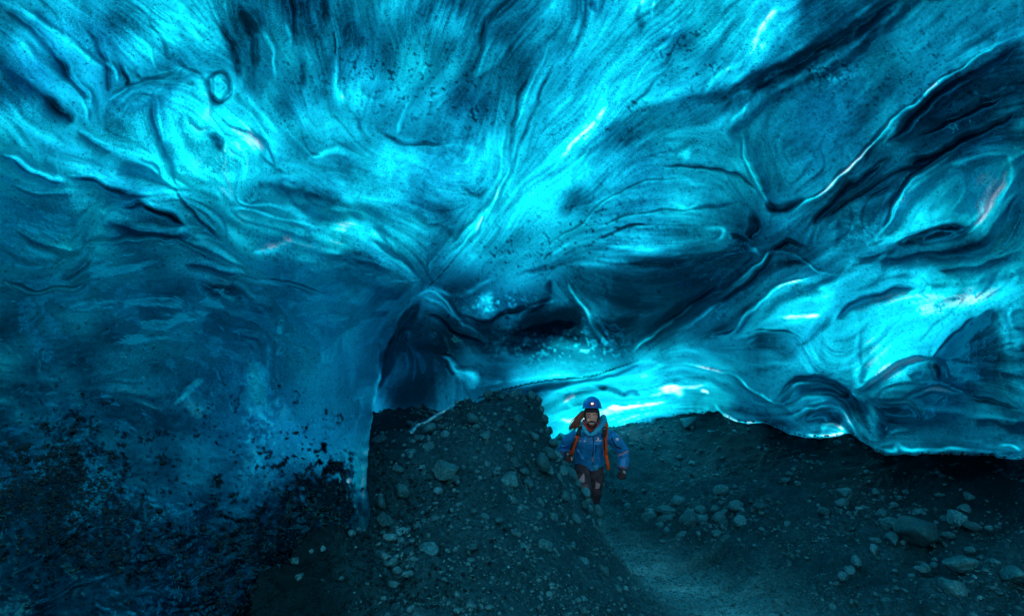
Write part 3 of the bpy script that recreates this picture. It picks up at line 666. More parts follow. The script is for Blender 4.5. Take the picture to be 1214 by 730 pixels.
quiet = np.clip(blob(380, 450, 70, 110) + blob(150, 400, 240, 60) + 0.6 * blob(1110, 440, 30, 25) + 0.6 * blob(1150, 500, 100, 40), 0, 1)
calm = sm(0.5 + 1.3 * fbm(GX, GY, 130, 2, 421))
amp = amp * (0.42 + 0.62 * calm)
quiet = np.clip(quiet + 0.8 * blob(370, 450, 80, 100), 0, 1)
amp = amp * (1 - 0.72 * quiet)
clear = L_b * 0.94 + 5 + 16 * blob(120, 250, 280, 110) + 6 * blob(60, 60, 160, 120) + 10 * blob(150, 480, 260, 160) + 10 * blob(390, 450, 70, 110) - 14 * blob(500, 50, 340, 130) - 38 * blob(478, 415, 30, 50) - 42 * blob(466, 468, 24, 24) + 16 * blob(385, 450, 60, 110) + 6 * blob(1050, 420, 200, 90) - 9 * blob(790, 340, 90, 36) - 8 * blob(640, 385, 50, 22) + amp * tex  # clear: tone of the ice, painted light and shade included
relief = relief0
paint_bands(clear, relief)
# clusters of dark specks (silt) and bright flecks
spk = unit(fbm(GX, GY, 4.2, 2, 91, 0.8))
area = np.clip(blob(460, 100, 60, 35) + blob(500, 85, 50, 25) + blob(830, 70, 50, 35) + blob(980, 85, 30, 14) + blob(750, 125, 16, 10)
               + blob(690, 155, 50, 10) + blob(560, 130, 40, 20) + blob(700, 265, 60, 25) + blob(330, 290, 80, 22) + blob(620, 300, 60, 20)
               + blob(590, 375, 50, 14) + blob(1100, 100, 60, 40) * .5 + blob(1140, 365, 60, 20) * .6 + blob(350, 80, 30, 30) * .5
               + blob(900, 60, 20, 25) * .6 + 0.25, 0, 1)
clear -= area * 26 * sm((spk - 1.15) / 0.6) * (1 - 0.5 * quiet)
fleck = np.clip(blob(640, 410, 60, 18) + 1.8 * blob(310, 475, 20, 45) + blob(590, 360, 40, 12) + blob(700, 410, 40, 20) + blob(1020, 270, 45, 25) * .4
                + blob(215, 470, 26, 18) * .5 + blob(310, 560, 60, 50) * .4 + blob(980, 90, 24, 10), 0, 1)
clear += fleck * 34 * sm((unit(fbm(GX, GY, 5, 2, 95, 0.8)) - 0.5) / 0.8)

# silt and stones frozen into the foot of the wall
patch = unit(fbm(GX, GY, 13, 4, 97, 0.85) + 0.35 * fbm(GX, GY, 4.5, 2, 98, .8))
pz = np.clip(1.5 * blob(50, 575, 100, 62) + 1.0 * blob(190, 650, 120, 34) + 1.25 * blob(360, 660, 85, 85) + 1.1 * blob(395, 580, 45, 40)
             + 1.2 * blob(285, 690, 46, 62) + 0.5 * blob(280, 720, 80, 30) + 0.45 * blob(120, 620, 120, 60), 0, 1.4)
silt = sm((patch + 2.0 * pz - 1.75) / 0.3)
low = sm((GY - 440) / 60) * (GX < 450) * sm((450 - GX) / 20)
silt = silt * low * (1 - 0.85 * blob(432, 560, 16, 80))
clear += 30 * blob(433, 600, 8, 42) + 20 * blob(414, 555, 14, 26) * (0.6 + 0.6 * mott.clip(-1, 1)) + 20 * blob(180, 470, 270, 160) * (1 - silt) + 10 * blob(60, 200, 200, 180)
clear += 0.55 * (clear - blurk(clear.astype(np.float32), 1))
clear = np.clip(13 + 7 * np.logaddexp(0, (clear - 13) / 7.0) - 4, 2, 150)
ripple = unit(fbm(GX, GY * 1.7, 8, 2, 99, 0.7))
rough_low = sm((GY - 430) / 120) * sm((460 - GX) / 40) * (1 - 0.9 * blob(390, 440, 60, 100))
clear = clear + rough_low * 3.0 * ripple * (1 - silt)
clear = clear * (1 - 0.93 * silt)

# ------------------------------------------------------------------ the shape of the ice
NEAR = [(-280,-320,2.3),(100,-320,2.2),(607,-320,2.2),(1100,-320,2.2),(1500,-320,2.3),
 (-280,0,2.4),(0,0,2.8),(150,60,3.2),(300,0,3.2),(300,150,4.0),(450,60,3.9),(607,0,3.5),(607,120,4.4),(600,230,5.2),(520,310,5.4),
 (750,60,3.9),(750,180,5.0),(900,20,3.4),(900,150,4.5),(1050,60,3.4),(1214,0,2.9),(1214,150,3.2),(1500,0,2.4),(1500,300,2.3),
 (-280,300,2.1),(0,200,2.9),(0,350,2.5),(120,280,3.2),(220,240,3.7),(300,330,3.8),(400,300,4.5),(180,420,2.9),(300,450,3.2),(400,420,3.8),(440,480,3.9),
 (480,360,5.0),(0,480,2.3),(0,600,2.0),(150,600,2.35),(300,600,2.9),(430,600,3.5),(430,730,3.3),(-280,600,1.7),(-280,820,1.5),(0,760,1.8),(200,820,2.0),(450,820,3.0)]
NEARX = [(700,360,5.0),(700,600,5.0),(900,400,5.0),(1214,600,5.0)]
FAR = [p for p in NEAR if p[1] < 200 or (p[0] > 500 and p[1] < 320)] + [
 (500,350,6.0),(470,420,6.6),(520,430,6.3),(460,480,7.0),(560,380,6.5),(650,300,5.8),(620,390,6.9),(560,455,6.4),(640,440,6.9),(720,380,6.8),(700,430,7.1),
 (800,300,5.8),(780,390,7.2),(860,360,5.8),(900,250,4.7),(940,300,4.8),(1040,280,4.2),(1130,230,3.7),(1214,260,3.2),
 (960,370,5.2),(1050,360,4.5),(1130,360,4.1),(1214,350,3.6),(900,430,6.3),(850,440,8.2),(820,470,10.5),(880,490,8.6),(960,440,6.0),(960,500,6.4),
 (1050,440,5.2),(1040,520,5.4),(1105,425,4.8),(1130,470,4.3),(1130,530,4.9),(1214,450,3.8),(1214,540,4.4),(1500,500,3.0),(1500,650,3.2),
 (660,500,11.5),(740,480,12.0),(1214,700,7),(900,700,12),(600,700,12),(450,700,9),(450,560,8)]
fn = rbf([p[:2] for p in NEAR + NEARX], [p[2] for p in NEAR + NEARX], 1e-4)
ff = rbf([p[:2] for p in FAR], [p[2] for p in FAR], 1e-4)
cgx = np.arange(CX0, CX1 + 10, 10.0)
cgy = np.arange(CY0, CY1 + 10, 10.0)
cX, cY = np.meshgrid(cgx, cgy)
Dn_c, Df_c = fn(cX, cY), ff(cX, cY)

EDGE = catmull([(640,120),(598,220),(560,280),(505,342),(482,366),(463,400),(450,440),(443,480),(440,530),(437,580),(440,640),(446,820)], 6)
LEDGE = catmull([(560,474),(590,464),(620,456),(655,450),(700,446),(730,436),(790,418),(850,410)], 6)
LIP = catmull([(850,486),(872,497),(915,503),(935,512),(955,517),(972,518),(1000,513),(1018,518),(1040,534),(1070,538),(1120,536),(1165,538),(1214,545),(1300,552),(1500,575)], 6)
EDGE_Y = EDGE[np.argsort(EDGE[:, 1])]
LEDGE_X = LEDGE[np.argsort(LEDGE[:, 0])]
LIP_X = LIP[np.argsort(LIP[:, 0])]

def sample(a, X, Y):
    return bil(a, (X - CX0) / ST, (Y - CY0) / ST)

def ice_depth(X, Y):
    Dn = bil(Dn_c, (X - CX0) / 10, (Y - CY0) / 10)
    Df = bil(Df_c, (X - CX0) / 10, (Y - CY0) / 10)
    ex = np.interp(Y, EDGE_Y[:, 1], EDGE_Y[:, 0])
    fade = sm((Y - 250) / 110)                    # the fin separates from the vault here
    w = 160 * (1 - fade) + 2.0
    sdist = X - ex - (1.6 * vnoise(Y, Y * 0, 9, 5) + 3.0 * vnoise(Y, Y * 0, 34, 6)) * fade
    m = sm(sdist / w + 0.5)
    curl = 0.22 * np.exp(np.minimum(sdist, 0) / 7.0) * fade * (sdist < 1)   # rounded edge of the fin
    D = (Dn + curl) * (1 - m) + Df * m
    # low ledge in the middle: beyond it the roof steps back
    ly = np.interp(X, LEDGE_X[:, 0], LEDGE_X[:, 1], left=474, right=410)
    on = sm((X - 555) / 30) * sm((790 - X) / 110)
    s2 = Y - ly
    back = sm(s2 / 15.0) * on
    D = D * (1 - back) + np.maximum(D, 11.0 - 0.004 * (Y - 440)) * back
    D = D + 0.25 * np.exp(-np.abs(np.minimum(s2, 0)) / 5) * (s2 < 0) * on
    # the lip at the right: below it the underside runs far back
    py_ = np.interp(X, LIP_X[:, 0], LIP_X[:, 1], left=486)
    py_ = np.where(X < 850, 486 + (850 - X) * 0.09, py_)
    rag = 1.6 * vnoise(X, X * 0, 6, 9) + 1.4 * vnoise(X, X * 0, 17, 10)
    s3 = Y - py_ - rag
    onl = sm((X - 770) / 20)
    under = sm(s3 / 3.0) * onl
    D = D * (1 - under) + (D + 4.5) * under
    D = D + 0.3 * np.exp(-np.abs(np.minimum(s3, 0)) / 6) * (s3 < 0) * onl
    return D, m, under, back

def ice_point(X, Y):
    D, m, under, back = ice_depth(X, Y)
    rl = sample(relief, X, Y)
    lc = sample(L_c, X, Y)
    lm = sample(L_m, X, Y)
    big = fbm(X, Y, 150, 2, 21)
    med = fbm(X, Y, 45, 2, 23)
    sc = D / 4.0
    low_ = sm((Y - 430) / 120) * sm((450 - X) / 40)
    D = D - sc * (0.052 * rl + (0.006 * lc + 0.006 * lm + 0.018 * sample(S1, X, Y) * sample(smk, X, Y) * (1 - 0.8 * sample(quiet, X, Y))) * (1 - 0.75 * low_) + 0.08 * big + 0.022 * med) - low_ * 0.0008 * sample(ripple, X, Y)
    return pt(X, Y, D), D, under, back

def axis(parts):
    out = []
    for a, b, s in parts:
        out += list(np.arange(a, b, s))
    return np.array(out + [parts[-1][1]])
ax_x = axis([(-270, -12, 7), (-12, 1226, 1.4), (1226, 1490, 7)])
ax_y = axis([(-310, -12, 7), (-12, 560, 1.4), (560, 760, 1.8), (760, 812, 6)])
IX, IY = np.meshgrid(ax_x, ax_y)
P3, D3, UND, BCK = ice_point(IX, IY)
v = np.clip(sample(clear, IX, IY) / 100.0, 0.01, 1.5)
v = v * (1 - 0.9 * UND)  # underside of the lip painted dark, as if in shade

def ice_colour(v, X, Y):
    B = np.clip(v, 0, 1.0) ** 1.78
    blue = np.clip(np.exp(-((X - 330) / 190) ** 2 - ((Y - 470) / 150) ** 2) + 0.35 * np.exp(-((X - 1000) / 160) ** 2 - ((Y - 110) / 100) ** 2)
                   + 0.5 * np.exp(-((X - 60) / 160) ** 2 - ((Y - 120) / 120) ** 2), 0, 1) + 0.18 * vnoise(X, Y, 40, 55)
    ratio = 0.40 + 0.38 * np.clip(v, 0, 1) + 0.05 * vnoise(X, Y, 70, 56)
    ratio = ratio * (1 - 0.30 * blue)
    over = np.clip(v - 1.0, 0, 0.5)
    R = 0.003 * B + 1.5 * np.clip(v - 1.03, 0, .4) * sm((X - 330) / 120 + sm((330 - Y) / 60))  # pinkish-white highlights painted into the brightest ice
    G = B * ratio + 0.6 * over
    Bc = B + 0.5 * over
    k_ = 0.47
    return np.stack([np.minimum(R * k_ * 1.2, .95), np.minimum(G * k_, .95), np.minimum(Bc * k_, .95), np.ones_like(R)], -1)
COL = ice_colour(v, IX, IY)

nh, nw = IX.shape
ids = np.arange(nh * nw).reshape(nh, nw)
quads = np.stack([ids[:-1, :-1], ids[:-1, 1:], ids[1:, 1:], ids[1:, :-1]], -1)
qx = (IX[:-1, :-1] + IX[1:, 1:]) / 2
qy = (IY[:-1, :-1] + IY[1:, 1:]) / 2
# regions that read as bodies of their own: the wall at the left, the vault, the alcove, the lobes at the right
exq = np.interp(qy, EDGE_Y[:, 1], EDGE_Y[:, 0])
foldy = np.interp(qx, [-280, 0, 95, 205, 290, 385, 430, 505], [345, 338, 338, 286, 322, 352, 352, 342])
lobey = np.interp(qx, [560, 655, 730, 800, 860, 930, 1010, 1080, 1130, 1214, 1500], [474, 450, 436, 420, 398, 352, 330, 302, 306, 296, 280])
reg = np.zeros(qx.shape, int)
reg[(qx < exq) & (qy > foldy)] = 1
reg[(qx >= exq) & (qx < 575) & (qy > 342)] = 2
reg[(qx >= 560) & (qy > lobey)] = 3
keep = ~((qx > 470) & (qy > 620)) 
def sub_sheet(name, mask, label):
    q = quads[mask]
    used = np.unique(q)
    remap = np.full(nh * nw, -1, np.int64)
    remap[used] = np.arange(len(used))
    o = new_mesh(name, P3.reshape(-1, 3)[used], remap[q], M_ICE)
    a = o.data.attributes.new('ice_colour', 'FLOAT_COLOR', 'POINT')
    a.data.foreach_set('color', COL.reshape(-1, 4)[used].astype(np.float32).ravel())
    tag(o, label, kind='structure')
    return o
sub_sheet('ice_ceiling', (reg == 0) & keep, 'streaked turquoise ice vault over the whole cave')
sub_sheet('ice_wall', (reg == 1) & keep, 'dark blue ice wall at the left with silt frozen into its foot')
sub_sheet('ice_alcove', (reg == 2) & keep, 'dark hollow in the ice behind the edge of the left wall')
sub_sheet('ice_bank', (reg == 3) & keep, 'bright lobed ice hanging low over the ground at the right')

# the roof goes on behind the camera and ends at the mouth of the cave
ring = np.concatenate([P3[::-1, 0][::12], P3[0, ::12], P3[::12, -1]])
steps = 14
RV = [ring]
for k in range(1, steps + 1):
    p = ring.copy()
    p[:, 1] -= k * 0.75
    cen = np.array([0, 0, 0.6])
    s = 1 + 0.4 * math.sin(k / steps * math.pi) - 0.1 * (k / steps) ** 2  # passage widened to throw more fill light on the hiker
    p[:, 0] = p[:, 0] * s
    p[:, 2] = cen[2] + (p[:, 2] - cen[2]) * s
    p += 0.12 * np.stack([fbm(p[:, 0] + k, p[:, 2] * 1.3 + p[:, 1], 1.2, 2, 201 + j) for j in range(3)], -1)
    RV.append(p)
RV = np.array(RV)
n1, n2 = RV.shape[:2]
rid = np.arange(n1 * n2).reshape(n1, n2)
rq = np.stack([rid[:-1, :-1], rid[1:, :-1], rid[1:, 1:], rid[:-1, 1:]], -1).reshape(-1, 4)
o = new_mesh('ice_passage_fill', RV.reshape(-1, 3), rq, M_ICE)
a = o.data.attributes.new('ice_colour', 'FLOAT_COLOR', 'POINT')
vv = 0.6 + 0.15 * fbm(RV[..., 0] * 1.0 + RV[..., 2], RV[..., 1], 1.0, 3, 207)
pc = ice_colour(np.clip(vv, .05, 1), RV[..., 0] * 0, RV[..., 1] * 0)
whiten = sm((np.arange(n1) / (n1 - 1) - 0.12) / 0.4)[:, None, None]      # whitened towards the mouth to give neutral fill light
pc = pc * (1 - whiten) + np.array([.85, .86, .86, 1.0]) * whiten
a.data.foreach_set('color', pc.astype(np.float32).ravel())
tag(o, 'unseen ice passage to the mouth of the cave, widened and whitened as fill light', kind='structure')
# ------------------------------------------------------------------ the ground
GP = [(560,476,5.6),(600,472,5.8),(640,469,6.0),(530,495,5.3),(500,505,5.3),(470,512,5.9),(585,500,5.1),(540,530,4.6),(620,520,5.1),(590,560,4.5),
 (500,560,4.4),(470,600,4.0),(600,610,4.0),(540,620,3.7),(480,680,3.1),(560,680,3.2),(600,730,2.95),(500,730,2.65),(440,730,2.65),
 (650,650,3.95),(700,700,3.7),(760,730,3.75),(645,500,5.95),(662,545,5.7),(686,582,5.5),(706,606,5.4),(712,630,5.35),(660,570,4.9),(690,640,4.6),(650,720,3.3),
 (720,640,6.6),(745,650,6.2),(780,680,5.3),(830,700,4.8),(870,730,4.22),(730,610,8.0),(760,600,7.6),(800,650,6.0),(860,680,5.1),
 (760,560,9.6),(730,545,9.8),(700,515,12.2),(780,500,12.4),(850,489,12.3),(860,520,10),(960,530,8.4),(930,560,7.2),(1050,550,6.7),(1130,550,5.9),(1214,560,5.2),
 (850,598,6.6),(800,590,7.4),(850,640,5.75),(920,660,5.0),(1000,600,5.6),(1090,640,4.6),(1000,700,4.2),(950,730,4.0),(1200,640,4.2),(1214,730,3.4),(1100,730,3.6),(1140,590,4.9),
 (400,600,3.45),(380,650,3.05),(350,700,2.72),(320,745,2.5),(430,560,3.95),(440,620,3.6)]
G3 = [tuple(pt(a, b, c)) for a, b, c in GP]
G3 += [(-0.6, 7.2, 1.3), (-1.3, 6.7, 1.5), (-1.9, 6.2, 1.4), (-1.1, 6.0, 1.3), (-0.85, 6.2, 1.35), (-0.2, 8.0, 1.0), (0.3, 7.6, 0.7), (0.9, 6.9, 0.02), (1.1, 7.2, 0.0), (0.75, 6.5, 0.1), (0.6, 9, .4),
       (0.2, 10, .6), (-2.5, 9, 1.0), (-3, 5, 0.6), (-2.5, 3.5, 0.0), (-4, 3, -.2), (-3, 1.5, -.3), (-1.5, 2.2, 0.05), (0, 1.5, 0.35), (1.5, 1.5, 0.1), (3.5, 1.5, 0.4), (0, -1, 0.1), (3, -1, .1), (-3, -1, -.3),
       (0, -6, 0), (4, -6, .2), (-4, -6, 0), (7, 4, 1.3), (7, 8, 1.4), (6, 1.5, 1.0), (7.5, -1, .6), (4, 14, 1.15), (0, 15, 0.9), (8, 14, 1.2), (-5, 14, 1.0), (-6, 7, 1.0), (-7, 0, -.3), (5, 11, 1.4)]
gf0 = rbf([(p[0], p[1]) for p in G3], [p[2] for p in G3], 2e-6)
def gf(x, y):
    x, y = np.asarray(x, float), np.asarray(y, float)
    z = gf0(np.clip(x, -6, 6.5), np.clip(y, -6, 15))
    away = sm((np.hypot(np.maximum(np.abs(x) - 5.0, 0), np.maximum(y - 12.5, 0))) / 3.0)
    return z * (1 - away) + np.minimum(z, 1.0) * away
def ground_z(x, y, detail=True):
    z = gf(x, y)
    if detail:
        path = np.exp(-((x - 1.15 - 0.24 * (6.6 - y)) / 0.42) ** 2) * sm((y - 2.5) / 1) * sm((8 - y) / 1.0)
        a = 1 - 0.75 * path
        z = z + a * ((0.07 + 0.02 * sm((1.0 - x) / 0.6)) * fbm(x, y, 0.55, 3, 501) + 0.06 * fbm(x, y, 0.17, 3, 511) + 0.03 * np.abs(fbm(x, y, 0.05, 2, 521)))
        crest = 1.6 + (0.020 + 0.006 * fbm(x * 1.0, y * 0, 0.22, 2, 561)) * y
        z = np.where((y > 4.6) & (y < 7.4) & (x > -1.6) & (x < 0.9), np.minimum(z, crest), z)
        # slumped ledges across the bank on the right
        bank = np.exp(-((x - 2.1) / 0.9) ** 2 - ((y - 5.9) / 0.7) ** 2)
        z = z + bank * 0.09 * np.tanh(6 * fbm(x, y * 2.2, 0.5, 2, 531))
    return z
ys = np.concatenate([np.linspace(-9, 1.2, 30)[:-1], 1.2 * (17.0 / 1.2) ** np.linspace(0, 1, 520)])
rs = np.concatenate([np.linspace(-1.0, 1.15, 540)])
GYm = np.repeat(ys[:, None], len(rs), 1)
wid = np.where(GYm < 1.2, 5.5, GYm * 1.0 + 0.0)
wid = np.maximum(wid, 2.2)
wid = np.where(GYm < 3, 2.2 + (3 - np.minimum(GYm, 3)) * 1.2, wid)
wid = np.minimum(wid, 6.6)
GXm = rs[None] * wid * 1.25
GZm = ground_z(GXm, GYm)
gid = np.arange(GXm.size).reshape(GXm.shape)
gq = np.stack([gid[:-1, :-1], gid[:-1, 1:], gid[1:, 1:], gid[1:, :-1]], -1).reshape(-1, 4)
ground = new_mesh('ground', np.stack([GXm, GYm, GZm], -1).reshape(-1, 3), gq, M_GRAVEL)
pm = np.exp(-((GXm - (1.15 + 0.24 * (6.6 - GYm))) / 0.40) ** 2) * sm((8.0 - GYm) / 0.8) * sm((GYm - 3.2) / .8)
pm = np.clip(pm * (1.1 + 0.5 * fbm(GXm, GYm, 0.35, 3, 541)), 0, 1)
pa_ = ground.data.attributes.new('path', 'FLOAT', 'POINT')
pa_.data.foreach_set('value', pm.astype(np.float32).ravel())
silt_shade = np.clip(sm((0.10 - 0.2 * GYm - GXm + 0.25 * fbm(GXm, GYm, 0.35, 3, 551)) / 0.45), 0, 1)
silt_shade = np.maximum(silt_shade, 0.85 * np.exp(-((GXm + 1.15) / 0.5) ** 2 - ((GYm - 6.0) / 0.9) ** 2))  # also darker in the hollow left of the heap
silt_shade = np.maximum(silt_shade, 0.9 * sm((GXm - 2.9 + 0.3 * fbm(GXm, GYm, 0.6, 3, 553)) / 1.2) * sm((GYm - 4.2) / 1.0))  # shade below the right ice lip, painted into the ground colour
sa2 = ground.data.attributes.new('silt', 'FLOAT', 'POINT')  # carries real silt and painted shade together
sa2.data.foreach_set('value', silt_shade.astype(np.float32).ravel())
tag(ground, 'dark gravel ground rising in a heap at the middle and a bank at the right', kind='structure')

# ------------------------------------------------------------------ stones
def stone_mesh(name, seed, sub, mat, flat=0.7, ang=0.35):
    r = np.random.default_rng(seed)
    bm = bmesh.new()
    bmesh.ops.create_icosphere(bm, subdivisions=sub, radius=1.0)
    off = Vector(r.uniform(-50, 50, 3))
    planes = [(Vector(r.normal(size=3)).normalized(), r.uniform(0.5, 0.85)) for _ in range(12)]
    for v_ in bm.verts:
        p = v_.co.copy()
        for n_, d_ in planes:
            k = p.dot(n_) - d_
            if k > 0:
                p -= n_ * k * (0.9 if ang > .3 else .6)
        p *= 1 + 0.16 * mnoise.noise(p * 1.3 + off) + 0.06 * mnoise.noise(p * 3.5 + off)
        v_.co = p
    sx = r.uniform(0.8, 1.3)
    for v_ in bm.verts:
        v_.co.x *= sx
        v_.co.z *= flat * r.uniform(0.98, 1.02)
    me = bpy.data.meshes.new(name)
    bm.to_mesh(me)
    bm.free()
    me.polygons.foreach_set('use_smooth', np.full(len(me.polygons), bool(seed % 3) or sub > 2))
    me.materials.append(mat)
    return me
STONES = [stone_mesh('stone', 900 + i, 2, M_STONE, 0.55 + 0.05 * (i % 5), 0.25 + 0.2 * (i % 2)) for i in range(12)]
M_BOULD = rock_material('pale_basalt', (0.008, 0.08, 0.095), (0.03, 0.22, 0.26), 5.0, 0.5, 0.4)
BIG = [stone_mesh('boulder', 950 + i, 4, M_BOULD, 0.6 + 0.05 * (i % 4), 0.4) for i in range(6)]

def ground_hit(px, py):
    """first point of the ground seen from the camera along a direction"""
    r = ray(px, py)
    ts = np.concatenate([np.linspace(1.5, 8, 260), np.linspace(8.05, 17, 120)])
    P = CAM + r * ts[:, None]
    z = gf(P[:, 0], P[:, 1])
    k = np.argmax(P[:, 2] < z)
    if P[k, 2] >= z[k]:
        return None
    a, b = ts[max(k - 1, 0)], ts[k]
    for _ in range(8):
        m_ = (a + b) / 2
        p = CAM + r * m_
        if p[2] < float(gf(p[0], p[1])): b = m_
        else: a = m_
    return CAM + r * b, b

def slope_quat(x, y, spin, tilt=0.9):
    e = 0.06
    gx_ = float(gf(x + e, y) - gf(x - e, y)) / (2 * e)
    gy_ = float(gf(x, y + e) - gf(x, y - e)) / (2 * e)
    n_ = Vector((-gx_ * tilt, -gy_ * tilt, 1)).normalized()
    q = n_.to_track_quat('Z', 'Y')
    return q @ Matrix.Rotation(spin, 4, 'Z').to_quaternion()

def put_stone(me, px, py, wpx, parent=None, name='stone', sink=0.25, asp=1.0, spin=None):
    h = ground_hit(px, py)
    if h is None:
        return None
    p, d = h
    r = wpx * d / F / 2
    o = bpy.data.objects.new(name, me)
    C.objects.link(o)
    sp = random.uniform(0, 6.28) if spin is None else spin
    q = slope_quat(p[0], p[1], sp)
    up = q @ Vector((0, 0, 1))
    o.location = Vector(p) + up * (r * 0.6 * (1 - 2 * sink))
    o.rotation_mode = 'QUATERNION'
    o.rotation_quaternion = q
    o.scale = (r, r * asp, r)
    if parent:
        o.parent = parent
    return o

# boulders one can point at: (x, y, width, aspect, label)
BOULDERS = [
 (531,560,32,1.0,'rounded grey boulder high on the middle of the gravel heap'),
 (1092,642,44,1.0,'largest angular boulder on the right bank with a notch in its top'),
 (1137,620,26,.7,'flat oval stone just above the right of the angular boulder'),
 (1059,628,21,.7,'pale flat stone to the left of the angular boulder'),
 (1061,644,22,.6,'slanting flat stone below left of the angular boulder'),
 (1124,638,16,.5,'small thin slab touching the right of the angular boulder'),
 (977,612,18,.8,'dark rounded stone alone left of the pale flat stones'),
 (1004,592,24,.6,'long stone tilted on the slope under the lobed ice'),
 (1000,600,16,.8,'short stone tucked under the long tilted stone'),
 (1135,708,34,.8,'dark wedge shaped boulder near the lower right corner'),
 (1146,676,30,.7,'low brown grey stone between the angular and the wedge boulder'),
 (1180,676,20,.8,'small blocky stone right of the low stone'),
 (1205,690,30,.8,'rounded stone at the right edge of the picture'),
 (643,650,26,.9,'dark block jutting from the lower right flank of the heap'),
 (603,663,26,.9,'rounded stone left of the dark block on the heap flank'),
 (634,678,20,.8,'small rounded stone under the dark block on the heap flank'),
 (506,655,26,1.0,'upright pale stone low on the left of the heap'),
 (492,665,18,1.0,'stone leaning against the upright pale stone'),
 (455,621,24,.7,'flat stone by the foot of the ice wall edge'),
 (475,585,24,.8,'pale stone under the small ice shard on the heap'),
 (603,572,30,1.0,'broad grey stone half buried on the upper heap'),
 (820,622,24,.7,'flat slab topping the bank behind the path'),
 (790,612,22,.6,'long slab left on the bank behind the path'),
 (806,600,20,.6,'narrow dark slab crowning the bank behind the path'),
 (714,678,18,.9,'stone on the heap just beside the pale path'),
 (731,700,16,.8,'round pale stone near the foot of the heap beside the path'),
 (530,518,16,1.0,'round stone near the crest of the heap'),
 (508,532,18,1.0,'dark round stone left of the crest of the heap'),
 (818,506,22,.8,'smooth grey stone on the far slope under the bright ice'),
]
for i, (x, y, w_, asp, lab) in enumerate(BOULDERS):
    me = BIG[i % 6] if w_ > 19 else STONES[i % 12]
    o = put_stone(me, x, y, w_ * (1.2 if x > 760 else 1.0), None, 'boulder', 0.1 if x > 760 else 0.24, asp, spin=i * 1.3)
    if o: tag(o, lab, 'boulder', 'boulders lying on the gravel')

# up to 300 stones that can be told apart, pieces of the ground
random.seed(11)
def region_rand():
    """pixel places with stones: heap flank, bank, right slope, dark heap at left"""
    t = random.random()
    if t < 0.24: return random.uniform(500, 700), random.uniform(480, 620), random.uniform(8, 16)
    if t < 0.42: return random.uniform(450, 720), random.uniform(600, 728), random.uniform(8, 17)
    if t < 0.50: return random.uniform(440, 520), random.uniform(500, 700), random.uniform(8, 17)
    if t < 0.68: return random.gauss(820, 40), random.gauss(622, 16), random.uniform(9, 22)
    if t < 0.88: return random.gauss(1090, 90), random.gauss(650, 34), random.uniform(8, 20)
    if t < 0.94: return random.uniform(740, 1000), random.uniform(500, 600), random.uniform(7, 12)
    return random.uniform(320, 440), random.uniform(600, 725), random.uniform(7, 13)
# stones jutting from the crest and the right flank of the heap
for x, y, w_ in [(552,476,15),(566,472,12),(580,471,17),(597,472,13),(612,471,18),(628,470,14),(637,474,13),(640,486,12),(643,498,15),(647,512,16),(653,527,14),(659,540,15),
                 (667,552,13),(675,563,17),(683,575,15),(691,587,18),(701,596,18),(706,608,22),(709,621,14),(690,600,15),(665,560,20),(650,540,16),(632,520,15),(640,552,22),(668,590,17),
                 (535,492,14),(520,500,16),(510,512,18),(498,522,15),(488,540,16),(470,560,17),(560,500,16),(575,520,18),(590,506,14),(612,500,17),(600,535,20),(560,545,14),(625,575,18),
                 (450,598,14),(462,640,20),(470,680,16),(455,660,14),(520,585,14),(545,600,12),(590,620,14),(560,650,13),(585,690,14),(670,655,17),(690,670,15),(655,690,18)]:
    put_stone(STONES[int(x + y) % 12], x, y, w_ * 1.1, ground, 'stone', random.uniform(.05, .25), random.uniform(.7, 1.0))
cnt = 50
while cnt < 285:
    x, y, w_ = region_rand()
    if 700 < x < 900 and abs(x - (715 + (y - 620) * 1.2)) < 45 and random.random() < .9: continue
    if x > 1210 or y > 728: continue
    o = put_stone(STONES[cnt % 12], x, y, w_, ground, 'stone', random.uniform(.15, .4), random.uniform(.6, 1.0))
    if o is not None: cnt += 1

# pebbles and gravel, past counting
def icos():
    bm = bmesh.new()
    bmesh.ops.create_icosphere(bm, subdivisions=1, radius=1.0)
    v_ = np.array([w.co[:] for w in bm.verts])
    f_ = np.array([[w.index for w in f.verts] for f in bm.faces])
    bm.free()
    return v_, f_
IV, IF = icos()
def scatter(name, pos, rad, mat, seed, label=None, parent=None, flat=0.6, wob=0.22):
    r = np.random.default_rng(seed)
    n = len(pos)
    nv = len(IV)
    A = r.normal(size=(n, 3, 3))
    Q, _ = np.linalg.qr(A)
    sc = rad[:, None] * r.uniform(0.55, 1.25, (n, 3)) 
    L = IV[None] * (1 + wob * r.normal(size=(n, nv, 1)).clip(-1.3, 1.3)) * sc[:, None]
    W = np.einsum('nij,nkj->nki', Q, L)
    W[..., 2] *= flat + 0.2
    W += pos[:, None]
    f = (IF[None] + (np.arange(n) * nv)[:, None, None]).reshape(-1, 3)
    o = new_mesh(name, W.reshape(-1, 3), f, mat, smooth=True, parent=parent)
    o['kind'] = 'stuff'
    if label: o['label'] = label
    return o
NPB = 38000
r_ = np.random.default_rng(77)
yy = 1.9 * (14.0 / 1.9) ** (r_.uniform(0, 1, NPB * 3) ** 0.9)
xx = r_.uniform(-1.05, 1.0, NPB * 3) * (yy * 0.98)
dens = 0.30 + 0.75 * vnoise(xx, yy, 0.45, 601) + 0.25 * vnoise(xx, yy, 0.13, 602)
pathm = np.exp(-((xx - (1.15 + 0.24 * (6.6 - yy))) / 0.42) ** 2) * (yy < 8.5) * (yy > 3.4)
